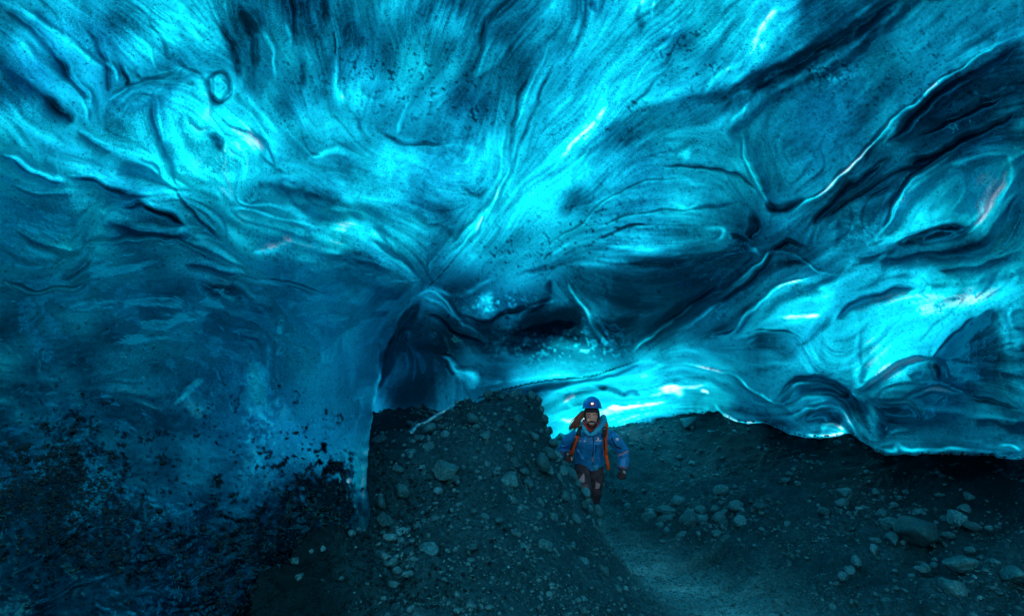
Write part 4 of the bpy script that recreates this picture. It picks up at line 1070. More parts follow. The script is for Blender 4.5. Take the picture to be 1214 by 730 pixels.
k_ = (r_.uniform(0, 1, NPB * 3) < dens * (1 - 0.9 * pathm) * (1 - 0.85 * sm((0.1 - 0.2 * yy - xx + 0.35 * vnoise(xx, yy, 0.3, 603)) / 0.5)) * (1 - 0.7 * sm((xx - 2.9) / 1.2) * sm((yy - 4.2) / 1.0)))  # gravel thinned under the right lip, where shade is painted
xx, yy = xx[k_][:NPB], yy[k_][:NPB]
zz = ground_z(xx, yy)
size = yy / F * np.clip(r_.lognormal(0.4, 0.55, len(xx)), 0.8, 5.5) * 0.66
M_PEB = rock_material('pebbles', (0.008, 0.085, 0.105), (0.045, 0.28, 0.33), 14.0, 0.5, 0.3, island=True)
scatter('gravel', np.stack([xx, yy, zz + size * .25], -1), size, M_PEB, 5, 'loose gravel and pebbles strewn over the cave floor')
# cobbles of a hand's size between them
NC = 2600
yc = 2.1 * (9.0 / 2.1) ** r_.uniform(0, 1, NC * 3)
xc = r_.uniform(-0.75, 0.9, NC * 3) * yc * 0.98
dc = 0.25 + 0.9 * vnoise(xc, yc, 0.5, 611) + 0.6 * np.exp(-((xc - 0.1) / 0.9) ** 2 - ((yc - 5) / 1.3) ** 2)
pc_ = np.exp(-((xc - (1.15 + 0.24 * (6.6 - yc))) / 0.45) ** 2) * (yc < 8.5) * (yc > 3.2)
kc = r_.uniform(0, 1, NC * 3) < dc * (1 - 1.2 * pc_) * (1 - 0.75 * sm((0.1 - 0.2 * yc - xc + 0.35 * vnoise(xc, yc, 0.3, 603)) / 0.5))
xc, yc = xc[kc][:NC], yc[kc][:NC]
sc_ = yc / F * np.clip(r_.lognormal(1.1, 0.3, len(xc)), 2.2, 5.5) * 0.8
bm = bmesh.new()
bmesh.ops.create_icosphere(bm, subdivisions=2, radius=1.0)
IV = np.array([w.co[:] for w in bm.verts]); IF = np.array([[w.index for w in f.verts] for f in bm.faces]); bm.free()
IV = IV * (1 + 0.10 * np.sin(IV[:, :1] * 4 + 1) * np.cos(IV[:, 1:2] * 5))
scatter('cobbles', np.stack([xc, yc, ground_z(xc, yc) + sc_ * .2], -1), sc_, M_PEB, 15, 'cobbles of all sizes scattered on the heap and the bank', wob=0.07)
# fine grit of the trodden path
NG = 7000
yg = r_.uniform(3.6, 8.5, NG)
xg = 1.15 + 0.24 * (6.6 - yg) + r_.normal(0, 0.42, NG)
zg = ground_z(xg, yg)
IV, IF = icos()
scatter('grit', np.stack([xg, yg, zg + .003], -1), yg / F * r_.uniform(.5, 1.1, NG), M_PEB, 6, 'fine grit on the trodden path beside the heap')

NB = 12000
yb = r_.uniform(1.8, 4.6, NB)
xb = -0.5 - 0.2 * yb + r_.normal(0, 0.45, NB)
scatter('black_gravel', np.stack([xb, yb, ground_z(xb, yb) + .004], -1), yb / F * np.clip(r_.lognormal(0.4, 0.5, NB), .7, 4.5) * .7, M_BLACK, 16, 'black gravel piled against the foot of the ice wall')
# stones frozen in the wall, black
sel = rng.uniform(0, 1, (40000, 2)) * [450, 300] + [0, 450]
sl = sample(silt, sel[:, 0], sel[:, 1])
cl_ = np.exp(-((sel[:, 0] - 55) / 75) ** 2 - ((sel[:, 1] - 575) / 55) ** 2)
kk = rng.uniform(0, 1, len(sel)) < sl * (0.5 + 0.4 * cl_) + 0.12 * cl_
sel = sel[kk][:7000]
Pw, Dw, _, _ = ice_point(sel[:, 0], sel[:, 1])
scatter('frozen_stones', Pw, Dw / F * np.clip(rng.lognormal(0.5, 0.6, len(sel)), .9, 8) * .55, M_BLACK, 8, 'black stones and silt frozen into the foot of the ice wall')
# ------------------------------------------------------------------ small ice shard on the heap
def tube_bm(bm, pts, radii, seg=14, side=None, cap=True):
    """closed tube through pts; radii = r or (across, deep) per point"""
    pts = [Vector(p) for p in pts]
    rings = []
    for i, p in enumerate(pts):
        a = pts[max(i - 1, 0)]
        b = pts[min(i + 1, len(pts) - 1)]
        t = (b - a).normalized()
        s = (side or Vector((1, 0, 0)))
        s = (s - t * s.dot(t))
        if s.length < 0.05:
            s = Vector((0, 1, 0)) - t * t.y
        s.normalize()
        u = t.cross(s)
        r = radii[i]
        rx, ry = r if isinstance(r, tuple) else (r, r)
        rings.append([bm.verts.new(p + s * math.cos(k * 2 * math.pi / seg) * rx + u * math.sin(k * 2 * math.pi / seg) * ry) for k in range(seg)])
    for a, b in zip(rings[:-1], rings[1:]):
        for k in range(seg):
            bm.faces.new((a[k], a[(k + 1) % seg], b[(k + 1) % seg], b[k]))
    if cap:
        for rg, p, flip in ((rings[0], pts[0], 1), (rings[-1], pts[-1], 0)):
            c = bm.verts.new(p + (pts[0] - pts[1] if flip else pts[-1] - pts[-2]).normalized() * 0.35 * (p - rg[0].co).length)
            for k in range(seg):
                f = (c, rg[(k + 1) % seg], rg[k]) if flip else (c, rg[k], rg[(k + 1) % seg])
                bm.faces.new(f)

def ell_bm(bm, c, r, seg=20, rings=14, rot=None):
    m = Matrix.Translation(c) @ (rot or Matrix.Identity(4)) @ Matrix.Diagonal((*r, 1))
    bmesh.ops.create_uvsphere(bm, u_segments=seg, v_segments=rings, radius=1.0, matrix=m)

def finish(name, bm, mat, parent=None, voxel=None, smooth=2, subsurf=0):
    bmesh.ops.recalc_face_normals(bm, faces=bm.faces)
    me = bpy.data.meshes.new(name)
    bm.to_mesh(me)
    bm.free()
    o = bpy.data.objects.new(name, me)
    C.objects.link(o)
    if voxel:
        md = o.modifiers.new('remesh', 'REMESH')
        md.mode = 'VOXEL'
        md.voxel_size = voxel
        if smooth:
            s = o.modifiers.new('smooth', 'SMOOTH')
            s.factor = 0.5
            s.iterations = smooth
    if subsurf:
        s = o.modifiers.new('sub', 'SUBSURF')
        s.levels = s.render_levels = subsurf
    if o.modifiers:
        dg = bpy.context.evaluated_depsgraph_get()
        nm = bpy.data.meshes.new_from_object(o.evaluated_get(dg))
        o.modifiers.clear()
        o.data = nm
    o.data.polygons.foreach_set('use_smooth', np.ones(len(o.data.polygons), bool))
    o.data.materials.clear()
    o.data.materials.append(mat)
    if parent:
        o.parent = parent
        o.matrix_parent_inverse = Matrix.Translation(parent.location).inverted()
    return o

t_ = NT('clear_ice')
nz = t_.n('TexNoise', ins={'Vector': t_.n('NewGeometry').outputs['Position'], 'Scale': 14.0, 'Detail': 5.0, 'Distortion': 1.2}).outputs[0]
cc = t_.ramp(nz, [(0.3, (0.01, 0.12, 0.22)), (0.5, (0.05, 0.6, 0.8)), (0.62, (0.4, 0.9, 0.95))])
bb = t_.n('Bump', ins={'Strength': 0.5, 'Distance': 0.02, 'Height': nz}).outputs[0]
M_SHARD = t_.out(t_.n('BsdfPrincipled', ins={'Base Color': cc, 'Roughness': 0.15, 'Normal': bb, 'Transmission Weight': 0.25, 'IOR': 1.31}).outputs[0])
bm = bmesh.new()
k = F
def PP(px, py, d): return V(px, py, d)
for i_ in range(9):
    j_ = i_ / 8
    tube_bm(bm, [PP(506 - 4 * j_, 500 + 5 * j_, 5.12), PP(496 - 6 * j_, 503 + 6 * j_, 5.05), PP(487 - 8 * j_ + (i_ % 2), 514 + 5 * j_, 4.95), PP(482 - 10 * j_ + (i_ % 3), 532 + 4 * j_, 4.8), PP(479 - 9 * j_, 548 + 14 * (i_ % 3) / 2, 4.68)],
            [.008, .014, .018, .015, .004], 8)
tube_bm(bm, [PP(538, 478, 5.35), PP(527, 487, 5.25), PP(515, 494, 5.2), PP(504, 501, 5.12)], [.004, .014, .020, .014], 8)
ish = finish('ice_shard', bm, M_SHARD, None, 0.009, 1)
tag(ish, 'small pale ice shard curling over the left shoulder of the gravel heap', 'ice shard')

# ------------------------------------------------------------------ the hiker
BD = 6.9
def H(px, py, dd=0.0): return V(px, py, BD + dd)
U = BD / F
root = bpy.data.objects.new('person', None)
C.objects.link(root)
root.location = H(699, 638, 0.1)
tag(root, 'bearded hiker in a blue jacket and blue helmet walking up the path beside the heap', 'person')
M_SKIN = plain('skin', (1.0, 0.48, 0.34), 0.5, 0.1, 90, 0.35, 0.06)
M_JKT = plain('jacket_blue', (0.01, 0.32, 0.72), 0.55, 0.5, 16, 0.35, 0.35)
M_HOOD = plain('hood_teal', (0.02, 0.46, 0.68), 0.55, 0.4, 20, 0.35, 0.25)
M_TRS = plain('trouser_charcoal', (0.05, 0.05, 0.062), 0.7, 0.6, 22, 0.3, 0.45)
M_PATCHG = plain('grey_patch', (0.42, 0.36, 0.4), 0.7, 0.2, 60, 0.3, 0.2)
M_GLV = plain('glove_black', (0.03, 0.025, 0.03), 0.55, 0.4, 60, 0.4, 0.4)
M_HAIR = plain('hair_brown', (0.30, 0.11, 0.06), 0.5, 0.5, 90, 0.4, 0.5)
M_BEARD = plain('beard_brown', (0.11, 0.04, 0.025), 0.7, 0.6, 160, 0.3, 0.5)
M_BEAN = plain('beanie_grey', (0.045, 0.042, 0.05), 0.9, 0.8, 120, 0.2, 0.4)
M_HELM = plain('helmet_blue', (0.01, 0.22, 0.72), 0.28, 0.0, 20, 0.5, 0.1)
M_ORG = plain('orange_webbing', (1.0, 0.10, 0.01), 0.6, 0.3, 90, 0.3, 0.15)
M_BLK = plain('black_webbing', (0.02, 0.02, 0.025), 0.6, 0.4, 90, 0.4, 0.3)
M_WHT = plain('white_print', (0.85, 0.85, 0.85), 0.6, 0.0, 60, 0.3, 0.05)
M_RED = plain('red_collar', (0.9, 0.06, 0.04), 0.8, 0.3, 80, 0.2, 0.2)
M_PINK = plain('salmon_band', (0.85, 0.38, 0.32), 0.6, 0.2, 80, 0.3, 0.2)
M_DARK = plain('dark_zip', (0.008, 0.012, 0.03), 0.5, 0.0, 60, 0.4, 0.1)
M_EYE = plain('eye_dark', (0.03, 0.02, 0.02), 0.2, 0.0, 60, 0.5, 0.1)
M_TEETH = plain('teeth', (0.62, 0.56, 0.52), 0.3, 0.0, 60, 0.5, 0.03)
M_LENS = plain('lamp_lens', (1.0, 0.97, 0.92), 0.2, 0.0, 60, 0.5, 0.0, emit=1.0)
M_BOOT = plain('boot_leather', (0.03, 0.025, 0.02), 0.5, 0.4, 40, 0.4, 0.3)

HC = (701.5, 494.5)
# the body, one surface
bm = bmesh.new()
ell_bm(bm, H(701.5, 491.5, -.14), (7.7 * U, 9.4 * U, 10.6 * U), 28, 20)
ell_bm(bm, H(701.3, 500.5, -.17), (5.7 * U, 6.2 * U, 7.2 * U), 24, 16)
ell_bm(bm, H(701.2, 505.3, -.205), (3.0 * U, 2.6 * U, 2.4 * U), 16, 10)
ell_bm(bm, H(697.4, 498.2, -.205), (2.2 * U, 2.2 * U, 2.0 * U), 12, 8)
ell_bm(bm, H(705.4, 498.2, -.205), (2.2 * U, 2.2 * U, 2.0 * U), 12, 8)
tube_bm(bm, [H(701.5, 491.6, -.235), H(701.5, 495.0, -.250), H(701.5, 498.0, -.262)], [.7 * U, 1.0 * U, 1.5 * U], 10)
for sx in (-1, 1):
    ell_bm(bm, H(701.5 + sx * 7.9, 495, -.13), (1.1 * U, 1.8 * U, 2.6 * U), 10, 8)
tube_bm(bm, [H(701.3, 500, -.12), H(701, 508, -.1), H(700, 514, -.09)], [5.2 * U, 5.6 * U, 6.5 * U])
tube_bm(bm, [H(699, 549, .04), H(700, 530, -.04), H(701, 516, -.1), H(701, 511, -.1)], [(13 * U, 9 * U), (13.5 * U, 9 * U), (16 * U, 9 * U), (7 * U, 6 * U)])
ARM_A = [H(683, 516.5, -.09), H(672.5, 524, -.02), H(668, 533, .06), H(671, 538.5, -.06), H(673, 541, -.14)]
ARM_B = [H(721, 516, -.09), H(731, 524, -.05), H(738.5, 535, .0), H(739, 546, -.06), H(738, 557, -.11)]
LEG_A = [H(690.5, 552, .04), H(690, 564, -.10), H(692.5, 577, -.17), H(696, 600, -.02), H(697, 630, .08)]
LEG_B = [H(706, 552, .04), H(706.5, 566, .02), H(705, 581, .02), H(702.5, 601, .18), H(701, 622, .42)]
tube_bm(bm, ARM_A, [5 * U, 4.5 * U, 4 * U, 3.5 * U, 3 * U])
tube_bm(bm, ARM_B, [5 * U, 4.5 * U, 4 * U, 3.6 * U, 3 * U])
tube_bm(bm, LEG_A, [7.5 * U, 7 * U, 5.5 * U, 5 * U, 3.8 * U])
tube_bm(bm, LEG_B, [7.5 * U, 7 * U, 5.5 * U, 5 * U, 3.8 * U])
body = finish('body', bm, M_SKIN, root, 0.0055, 3)

def project(co):
    """frame position of world points (n,3)"""
    d = co - CAM
    c, s = math.cos(PITCH), math.sin(PITCH)
    f_ = d[:, 1] * c + d[:, 2] * s
    u_ = -d[:, 1] * s + d[:, 2] * c
    return 607 + F * d[:, 0] / f_, 365 - F * u_ / f_

def patch(src, poly, name, mat, off=0.004, parent=None):
    """a thin piece laid on the camera side of src, its outline given on the figure"""
    me = src.data
    n = len(me.polygons)
    cen = np.empty(n * 3); nor = np.empty(n * 3)
    me.polygons.foreach_get('center', cen); me.polygons.foreach_get('normal', nor)
    cen = cen.reshape(-1, 3); nor = nor.reshape(-1, 3)
    x, y = project(cen)
    ins = np.zeros(n, bool)
    m = len(poly)
    for i in range(m):
        x1, y1 = poly[i]; x2, y2 = poly[(i + 1) % m]
        cr = ((y1 > y) != (y2 > y)) & (x < (x2 - x1) * (y - y1) / ((y2 - y1) or 1e-9) + x1)
        ins ^= cr
    ins &= (nor * (CAM - cen)).sum(1) > 0
    idx = np.nonzero(ins)[0]
    if len(idx):
        # keep the largest connected patch
        own = {}
        for i in idx:
            for vi in me.polygons[i].vertices: own.setdefault(vi, []).append(i)
        left, best = set(int(i) for i in idx), []
        while left:
            st = [left.pop()]; comp = []
            while st:
                i = st.pop(); comp.append(i)
                for vi in me.polygons[i].vertices:
                    for j in own[vi]:
                        if int(j) in left: left.discard(int(j)); st.append(int(j))
            if len(comp) > len(best): best = comp
        idx = best
    if len(idx) == 0:
        return None
    bm = bmesh.new()
    vm = {}
    for i in idx:
        p = me.polygons[i]
        vs = []
        for vi in p.vertices:
            if vi not in vm:
                vv_ = me.vertices[vi]
                vm[vi] = bm.verts.new(vv_.co + vv_.normal * off)
            vs.append(vm[vi])
        try: bm.faces.new(vs)
        except ValueError: pass
    g = bmesh.ops.extrude_face_region(bm, geom=bm.faces[:])
    base_ = [e for e in g['geom'] if isinstance(e, bmesh.types.BMVert)]
    inv = {v_: k_ for k_, v_ in vm.items()}
    bm.normal_update()
    for v_ in base_:
        v_.co -= v_.normal * 0
    # the extruded layer is sunk back into the cloth
    kd = list(vm.items())
    from mathutils.kdtree import KDTree
    kt = KDTree(len(kd))
    for j, (vi, bv) in enumerate(kd): kt.insert(bv.co, j)
    kt.balance()
    for v_ in base_:
        _, j, _ = kt.find(v_.co)
        v_.co = v_.co - me.vertices[kd[j][0]].normal * (off + 0.003)
    return finish(name, bm, mat, parent or root)

def line_poly(a, b, w):
    a, b = np.array(a, float), np.array(b, float)
    t = (b - a) / np.linalg.norm(b - a)
    n = np.array([-t[1], t[0]]) * w / 2
    return [tuple(a + n), tuple(b + n), tuple(b - n), tuple(a - n)]

# face
for sx in (-1, 1):
    bm = bmesh.new()
    ell_bm(bm, H(701.5 + sx * 3.3, 493.6, -.219), (1.15 * U, .7 * U, .6 * U), 12, 8)
    finish('eye', bm, M_EYE, root)
    cx_ = 701.5 + sx * 3.4
    patch(body, [(cx_ - 2.2, 491.6), (cx_ + 2.2, 491.6), (cx_ + 2.0, 490.6), (cx_ - 2.0, 490.6)], 'eyebrow', M_BEARD, 0.005)
patch(body, [(693.2, 497), (695.0, 501), (696.4, 501.6), (698, 499.3), (701.5, 498.7), (705, 499.3), (706.6, 501.6), (708, 501), (709.8, 497), (709.4, 502.5), (706.5, 508), (701.5, 510.5), (696.5, 508), (693.5, 502)], 'beard', M_BEARD, 0.006)
patch(body, [(697.8, 500.7), (705.2, 500.7), (704.2, 502.9), (701.5, 503.7), (698.8, 502.9)], 'mouth', plain('lips', (0.6, 0.12, 0.1), 0.4), 0.009)
patch(body, [(698.6, 501.1), (704.4, 501.1), (703.2, 502.4), (701.5, 502.8), (699.8, 502.4)], 'teeth', M_TEETH, 0.0115)

# beanie: close fitting shell open at the face
bm = bmesh.new()
ell_bm(bm, H(701.6, 491.2, -.13), (9.4 * U, 10.9 * U, 11.8 * U), 40, 30)
P_ = np.array([f.calc_center_median()[:] for f in bm.faces])
x_, y_ = project(P_)
front = P_[:, 1] < H(701.6, 491, -.13).y - 0.0
cut = (front & (y_ > 489.0) & (np.abs(x_ - 701.5) < 7.6 - np.maximum(0, y_ - 498) * .1)) | (y_ > 502)
bmesh.ops.delete(bm, geom=[f for f, c_ in zip(bm.faces[:], cut) if c_], context='FACES')
be = finish('beanie', bm, M_BEAN, root)
sol = be.modifiers.new('thick', 'SOLIDIFY'); sol.thickness = 0.008
# helmet: dome with brim
bm = bmesh.new()
ell_bm(bm, H(702, 482.5, -.11), (10.8 * U, 13.0 * U, 12.5 * U), 40, 30)
P_ = np.array([f.calc_center_median()[:] for f in bm.faces])
x_, y_ = project(P_)
bmesh.ops.delete(bm, geom=[f for f, z_ in zip(bm.faces[:], P_[:, 2]) if z_ < H(702, 483.2, -.11).z], context='FACES')
he = finish('helmet', bm, M_HELM, root)
sol = he.modifiers.new('thick', 'SOLIDIFY'); sol.thickness = 0.014
dg = bpy.context.evaluated_depsgraph_get()
he.data = bpy.data.meshes.new_from_object(he.evaluated_get(dg)); he.modifiers.clear()
# brim ring
bm = bmesh.new()
n_ = 36
c0 = H(702, 483.0, -.11)
ringp = [c0 + Vector((math.cos(a_) * 10.9 * U, math.sin(a_) * 13.1 * U, 0)) for a_ in np.linspace(0, 2 * math.pi, n_, endpoint=False)]
tube_bm(bm, ringp + [ringp[0]], [.8 * U] * (n_ + 1), 8, Vector((0, 0, 1)))
rim = finish('helmet_rim', bm, M_HELM, he); rim.matrix_parent_inverse = Matrix.Identity(4)
rim.parent = he; rim.matrix_parent_inverse = he.matrix_world.inverted() if False else Matrix.Identity(4)
bm = bmesh.new()
bmesh.ops.create_cube(bm, size=1.0, matrix=Matrix.Translation(H(702, 478.6, -.252)) @ Matrix.Diagonal((7.2 * U, .03, 3.4 * U, 1)))
bmesh.ops.bevel(bm, geom=bm.edges[:], offset=0.008, segments=2, affect='EDGES')
hl = finish('headlamp', bm, plain('lamp_grey_red', (0.55, 0.16, 0.15), 0.4), he); hl.matrix_parent_inverse = Matrix.Identity(4)
bm = bmesh.new()
ell_bm(bm, H(702.2, 478.3, -.27), (1.3 * U, .012, 1.0 * U), 16, 10)
ln = finish('headlamp_lens', bm, M_LENS, he); ln.matrix_parent_inverse = Matrix.Identity(4)
for pol in ([(693, 473.5), (695, 473), (698, 477), (699, 480.5), (697, 480.5), (695.5, 477.5)], [(711, 473), (709.5, 472.6), (708, 476.5), (705.6, 479.5), (707, 480.8), (710, 477.5)],
            [(698.6, 475.5), (701.8, 473.2), (705.4, 475.5), (705, 476.8), (699, 476.8)]):
    o = patch(he, pol, 'headlamp_band', M_PINK, 0.006, he)
    if o: o.matrix_parent_inverse = Matrix.Identity(4)

# hair blowing out to the side
bm = bmesh.new()
random.seed(3)
for i in range(80):
    a_ = random.uniform(-1, 1); b_ = random.uniform(-1, 1); L_ = random.uniform(.75, 1.08)
    p0 = H(691.5 + a_ * 1.6, 490 + b_ * 3.5, -.08 + random.uniform(-.03, .04))
    p1 = H(686.5 + a_ * 2.6, 495.5 + b_ * 3, -.10 + b_ * .03)
    p2 = H(681.5 + a_ * 3.8 + random.uniform(-1.2, 1.2), 502 + b_ * 3.5, -.13 + b_ * .03)
    p3 = H(677.5 + a_ * 3.6, 502 + (7 + b_ * 2.5) * L_, -.15 + b_ * .04)
    tube_bm(bm, [p0, p1, p2, p3], [.6 * U, .6 * U, .5 * U, .12 * U], 5)
finish('hair', bm, M_HAIR, root)

# jacket
bm = bmesh.new()
tube_bm(bm, [H(698, 552, .05), H(698.5, 545, .03), H(699, 537, -.01), H(700, 528, -.06), H(701, 520, -.10), H(701, 514.5, -.10), H(701, 510.5, -.10)],
        [(17 * U, 12 * U), (17.5 * U, 12.5 * U), (17 * U, 12.5 * U), (18.5 * U, 13 * U), (20.5 * U, 13 * U), (18 * U, 11 * U), (8.5 * U, 8 * U)], 24)
tube_bm(bm, ARM_A[:4] + [H(672.5, 540, -.12)], [8.0 * U, 7.2 * U, 6.8 * U, 5.8 * U, 5.2 * U], 16)
tube_bm(bm, ARM_B[:4] + [H(738.2, 555, -.10)], [8.2 * U, 7.8 * U, 7.4 * U, 6.8 * U, 5.8 * U], 16)
# folds of the cloth
for a, b, r in [((686, 540), (694, 546), 1.6), ((704, 528), (714, 534), 1.5), ((690, 530), (698, 534), 1.3), ((706, 541), (712, 546), 1.5), ((684, 533), (690, 541), 1.2), ((716, 522), (712, 530), 1.4), ((729, 530), (736, 528), 1.6), ((733, 541), (743, 538), 1.6), ((734, 548), (743, 550), 1.4), ((664, 527), (670, 529), 1.4)]:
    dd = -.10 if a[0] > 726 or a[0] < 670 else (-.10 - (549 - (a[1] + b[1]) / 2) * .0026)
    tube_bm(bm, [H(a[0], a[1], dd), H((a[0] + b[0]) / 2, (a[1] + b[1]) / 2 + .6, dd - .012), H(b[0], b[1], dd)], [r * .5 * U, r * U, r * .5 * U], 8)
jk = finish('jacket', bm, M_JKT, root, 0.006, 3)
for nm, pol, mt, of in [
    ('zip', line_poly((704, 516), (702.2, 551), 1.0), M_DARK, .003),
    ('zip', line_poly((706.8, 527), (706.2, 536), 1.1), M_DARK, .003),
    ('zip', [(724, 519), (725.2, 519), (731, 528.5), (737, 531), (736.6, 532), (730, 529.6)], M_DARK, .003),
    ('stripe', line_poly((732.5, 540.5), (744.5, 534.2), 1.3), M_PINK, .003),
    ('stripe', line_poly((702.6, 541), (702.3, 547), 1.3), M_PINK, .0035),
    ('emblem', [(732 + 1.9 * math.cos(a), 520.3 + 1.9 * math.sin(a)) for a in np.linspace(0, 6.28, 12, endpoint=False)], M_WHT, .003),
    ('emblem', [(709.2 + 1.1 * math.cos(a), 519.6 + 1.3 * math.sin(a)) for a in np.linspace(0, 6.28, 10, endpoint=False)], M_WHT, .003),
    ('emblem', [(706, 522.6), (708, 521.2), (710.5, 521.4), (713.4, 521.2), (713, 522.8), (709, 522.6)], M_WHT, .003),
    ('emblem', [(668.4, 512.2), (670.4, 511.4), (671.4, 513.6), (669.4, 514.2)], M_WHT, .003),
    ('emblem', line_poly((692, 522.6), (694.4, 522.4), 1.2), M_WHT, .003),
    ('emblem', line_poly((687.6, 522.4), (688.8, 522.3), 1.1), M_WHT, .003),
    ('cuff', [(664, 533.5), (679, 535), (679, 541.5), (664, 540)], plain('cuff_grey', (0.12, 0.17, 0.32), .6, .3), .004),
    ('cuff', [(731, 551.0), (746, 553), (746, 561), (731, 558)], plain('cuff_grey_blue', (0.12, 0.18, 0.36), .6, .3), .004),
    ('shirt_tail', [(703, 552), (709.5, 550.5), (708.5, 556.5), (706, 556)], M_HOOD, .006)]:
    patch(jk, pol, nm, mt, of)
bm = bmesh.new()
tube_bm(bm, [H(703.5, 549, -.075), H(706, 553, -.09), H(707.2, 557, -.085)], [(3.2 * U, .9 * U), (2.8 * U, .8 * U), (1.4 * U, .5 * U)], 10)
finish('shirt_tail', bm, M_HOOD, root)
# hood and collar
bm = bmesh.new()
tube_bm(bm, [H(716, 492.5, -.05), H(716.3, 497, -.10), H(714, 503, -.17), H(710, 508.5, -.22), H(704.5, 513.5, -.255), H(700, 516, -.255)], [2.2 * U, 3.4 * U, 3.8 * U, 3.6 * U, 3.0 * U, 1.8 * U], 12)
tube_bm(bm, [H(690.5, 502, -.10), H(691.5, 507, -.17), H(694.5, 512, -.22), H(698.5, 516.5, -.25)], [2.4 * U, 3.2 * U, 3.0 * U, 2.0 * U], 12)
tube_bm(bm, [H(716, 493, -.04), H(710, 500, .05), H(701, 503, .08), H(693, 501, .04), H(690, 502.5, -.08)], [2.6 * U, 4 * U, 4.6 * U, 4 * U, 2.6 * U], 12)
finish('hood', bm, M_HOOD, root, 0.006, 3)
bm = bmesh.new()
tube_bm(bm, [H(691.8, 497.5, -.12), H(693.2, 502.5, -.17), H(696.5, 507.5, -.20), H(701.3, 511, -.22), H(706.5, 508, -.20), H(709.6, 503, -.17), H(711, 499, -.12)], [1.4 * U, 1.6 * U, 1.3 * U, 1.0 * U, 1.3 * U, 1.6 * U, 1.3 * U], 8)
finish('red_collar', bm, M_RED, root)

# trousers
bm = bmesh.new()
tube_bm(bm, [H(698.2, 545, .04), H(698.2, 553, .05), H(698.2, 558, .05)], [(15.5 * U, 10.5 * U), (16 * U, 11 * U), (13 * U, 10 * U)], 20)
tube_bm(bm, LEG_A[:4] + [H(697, 624, .06)], [9.6 * U, 10 * U, 9.2 * U, 7.6 * U, 6.8 * U], 18)
tube_bm(bm, LEG_B[:4] + [H(701.3, 617, .36)], [9.6 * U, 9.8 * U, 8.8 * U, 7.4 * U, 6.6 * U], 18)
for a, b, r in [((684, 560), (694, 557), 1.3), ((685, 572), (697, 569), 1.2), ((687, 584), (698, 582), 1.3), ((702, 562), (712, 559), 1.2), ((700, 576), (710, 573), 1.2), ((690, 592), (700, 590), 1.1)]:
    dd = -.20 if a[0] < 695 else -.06
    tube_bm(bm, [H(a[0], a[1], dd + .05), H((a[0] + b[0]) / 2, (a[1] + b[1]) / 2, dd), H(b[0], b[1], dd + .05)], [r * .4 * U, r * U, r * .4 * U], 8)
tr = finish('trousers', bm, M_TRS, root, 0.007, 3)
patch(tr, [(692.2, 560), (693.2, 571), (684.5, 571.5)], 'knee_patch', M_PATCHG, .004)
patch(tr, [(706, 571), (711.5, 573.5), (710, 578.5), (705, 578.8), (706.4, 576.5)], 'knee_patch', M_PATCHG, .004)
patch(tr, [(681, 562), (683.6, 564.5), (683, 567.5), (680.6, 566)], 'hip_patch', M_PINK, .004)
patch(tr, [(687, 576), (697, 573), (697.5, 578), (690, 581)], 'knee_panel', plain('panel_grey', (0.12, 0.1, 0.12), .7, .3), .0035)

# boots
for leg, fx in ((LEG_A, -.02), (LEG_B, .0)):
    a_ = leg[-1]
    gz = float(ground_z(np.array([a_.x]), np.array([a_.y - .06]))[0])
    bm = bmesh.new()
    tube_bm(bm, [Vector((a_.x, a_.y + .05, gz + .05)), Vector((a_.x, a_.y - .04, gz + .055)), Vector((a_.x, a_.y - .15, gz + .04))], [(.045, .05), (.05, .055), (.04, .035)], 14)
    tube_bm(bm, [Vector((a_.x, a_.y + .02, gz + .05)), Vector((a_.x, a_.y + .02, gz + .22))], [.05, .055], 14)
    finish('boot', bm, M_BOOT, root, 0.008, 2)

# gloved hands: palm, four curled fingers of different lengths, thumb from the side
def hand(wx, wy, wd, sx, curl, name='glove'):
    """wrist at the frame position; sx = side of the thumb"""
    bm = bmesh.new()
    w_ = H(wx, wy, wd)
    def q(dx, dy, dd): return H(wx + dx, wy + dy, wd + dd)
    tube_bm(bm, [q(0, -2.5, .02), q(0, 0, 0), q(0.2 * sx, 3.2, -.02), q(0, 6.4, -.03)], [(3.8 * U, 2.8 * U), (3.3 * U, 2.5 * U), (4.5 * U, 2.0 * U), (4.4 * U, 1.7 * U)], 14)
    for i, (off_, ln_) in enumerate([(3.2, 5.6), (1.1, 6.4), (-1.1, 5.9), (-3.1, 4.7)]):
        x0 = off_ * sx
        tube_bm(bm, [q(x0, 5.8, -.03), q(x0 * 1.08, 5.8 + ln_ * .5, -.045), q(x0 * 1.1, 5.8 + ln_ * (.9 - curl * .25), -.04 + curl * .02), q(x0 * 1.02, 5.8 + ln_ * (1.0 - curl * .45), -.01 + curl * .03)],
                [1.05 * U, 1.0 * U, .92 * U, .7 * U], 8)
    tube_bm(bm, [q(3.2 * sx, 1.6, -.025), q(5.2 * sx, 4.2, -.05), q(5.6 * sx, 6.8, -.06), q(5.0 * sx, 8.6, -.06)], [1.4 * U, 1.3 * U, 1.15 * U, .8 * U], 8)
    o = finish(name, bm, M_GLV, root, 0.0045, 2)
    return o
g1 = hand(672.8, 538.6, -.16, 1, 1.0)
g2 = hand(738, 557.5, -.12, -1, .7)
patch(g2, [(739, 557), (742.4, 559), (741.4, 562), (738.4, 559.6)], 'glove_tab', M_PATCHG, .003)
patch(g1, [(671, 537), (675.5, 537.2), (673, 540)], 'glove_tab', M_PATCHG, .003)
patch(g1, [(676.5, 541.5), (678.6, 542), (678.6, 546), (677, 545.6)], 'glove_tab', M_PINK, .003)

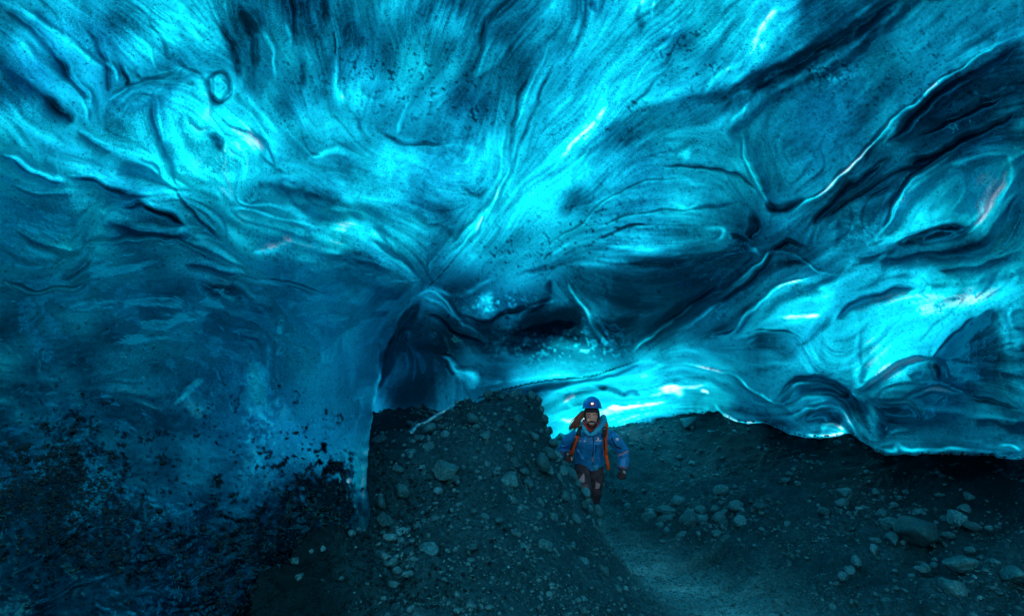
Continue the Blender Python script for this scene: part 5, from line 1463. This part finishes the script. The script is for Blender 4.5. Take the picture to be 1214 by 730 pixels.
# backpack worn on the back, its harness over the jacket
bp = bpy.data.objects.new('backpack', None)
C.objects.link(bp)
bp.location = H(701, 548, .2)
tag(bp, 'orange and black backpack worn by the hiker, seen by its shoulder straps', 'backpack')
bm = bmesh.new()
tube_bm(bm, [H(701, 547, .22), H(701, 540, .20), H(701, 525, .14), H(701, 513, .10), H(701, 509, .11)], [(13 * U, 8 * U), (15 * U, 10 * U), (15.5 * U, 10.5 * U), (13 * U, 9 * U), (8 * U, 6 * U)], 20)
finish('pack_bag', bm, M_BLK, bp, 0.01, 3)
def strap(name, pts, w, th, mat):
    bm = bmesh.new()
    P = [H(*p) for p in pts]
    tube_bm(bm, P, [(w * U / 2, th)] * len(P), 8)
    return finish(name, bm, mat, bp)
strap('shoulder_strap', [(690.5, 502, .02), (688.5, 505, -.14), (686.6, 511, -.215), (684.5, 517, -.245), (681.6, 525, -.235), (679, 532, -.215), (677, 540, -.15)], 4.6, .010, M_ORG)
strap('strap_pad', [(690, 501.5, -.03), (688, 506, -.19), (686.4, 511, -.24), (685.4, 515.5, -.262)], 5.0, .012, M_BLK)
strap('strap_webbing', [(682.4, 519, -.255), (679.5, 526, -.245), (676.4, 533, -.20)], 2.2, .012, M_BLK)
strap('shoulder_strap', [(717.5, 499, -.02), (719, 504, -.17), (718.4, 511, -.225), (717.4, 519, -.245), (717.4, 527, -.235), (717.8, 535, -.215), (718.4, 541, -.17)], 4.8, .010, M_ORG)
strap('strap_pad', [(717.2, 506.5, -.225), (716.4, 512, -.258), (715, 518, -.272)], 5.2, .012, M_BLK)
strap('strap_webbing', [(716.0, 517.5, -.275), (716.6, 526, -.262), (716.8, 533, -.245)], 1.6, .008, M_BLK)
strap('strap_end', [(718.4, 538, -.19), (719.6, 545, -.20), (720.6, 550, -.20), (721.4, 556.5, -.19)], 3.6, .006, M_ORG)
bm = bmesh.new()
bmesh.ops.create_cube(bm, size=1.0, matrix=Matrix.Translation(H(687.4, 504.2, -.205)) @ Matrix.Diagonal((1.5 * U, .012, 1.3 * U, 1)))
finish('buckle', bm, M_PINK, bp)
bm = bmesh.new()
bmesh.ops.create_cube(bm, size=1.0, matrix=Matrix.Translation(H(717, 508.4, -.262)) @ Matrix.Diagonal((2.4 * U, .014, 1.2 * U, 1)))
finish('buckle', bm, M_PATCHG, bp)
bpy.context.view_layer.update()
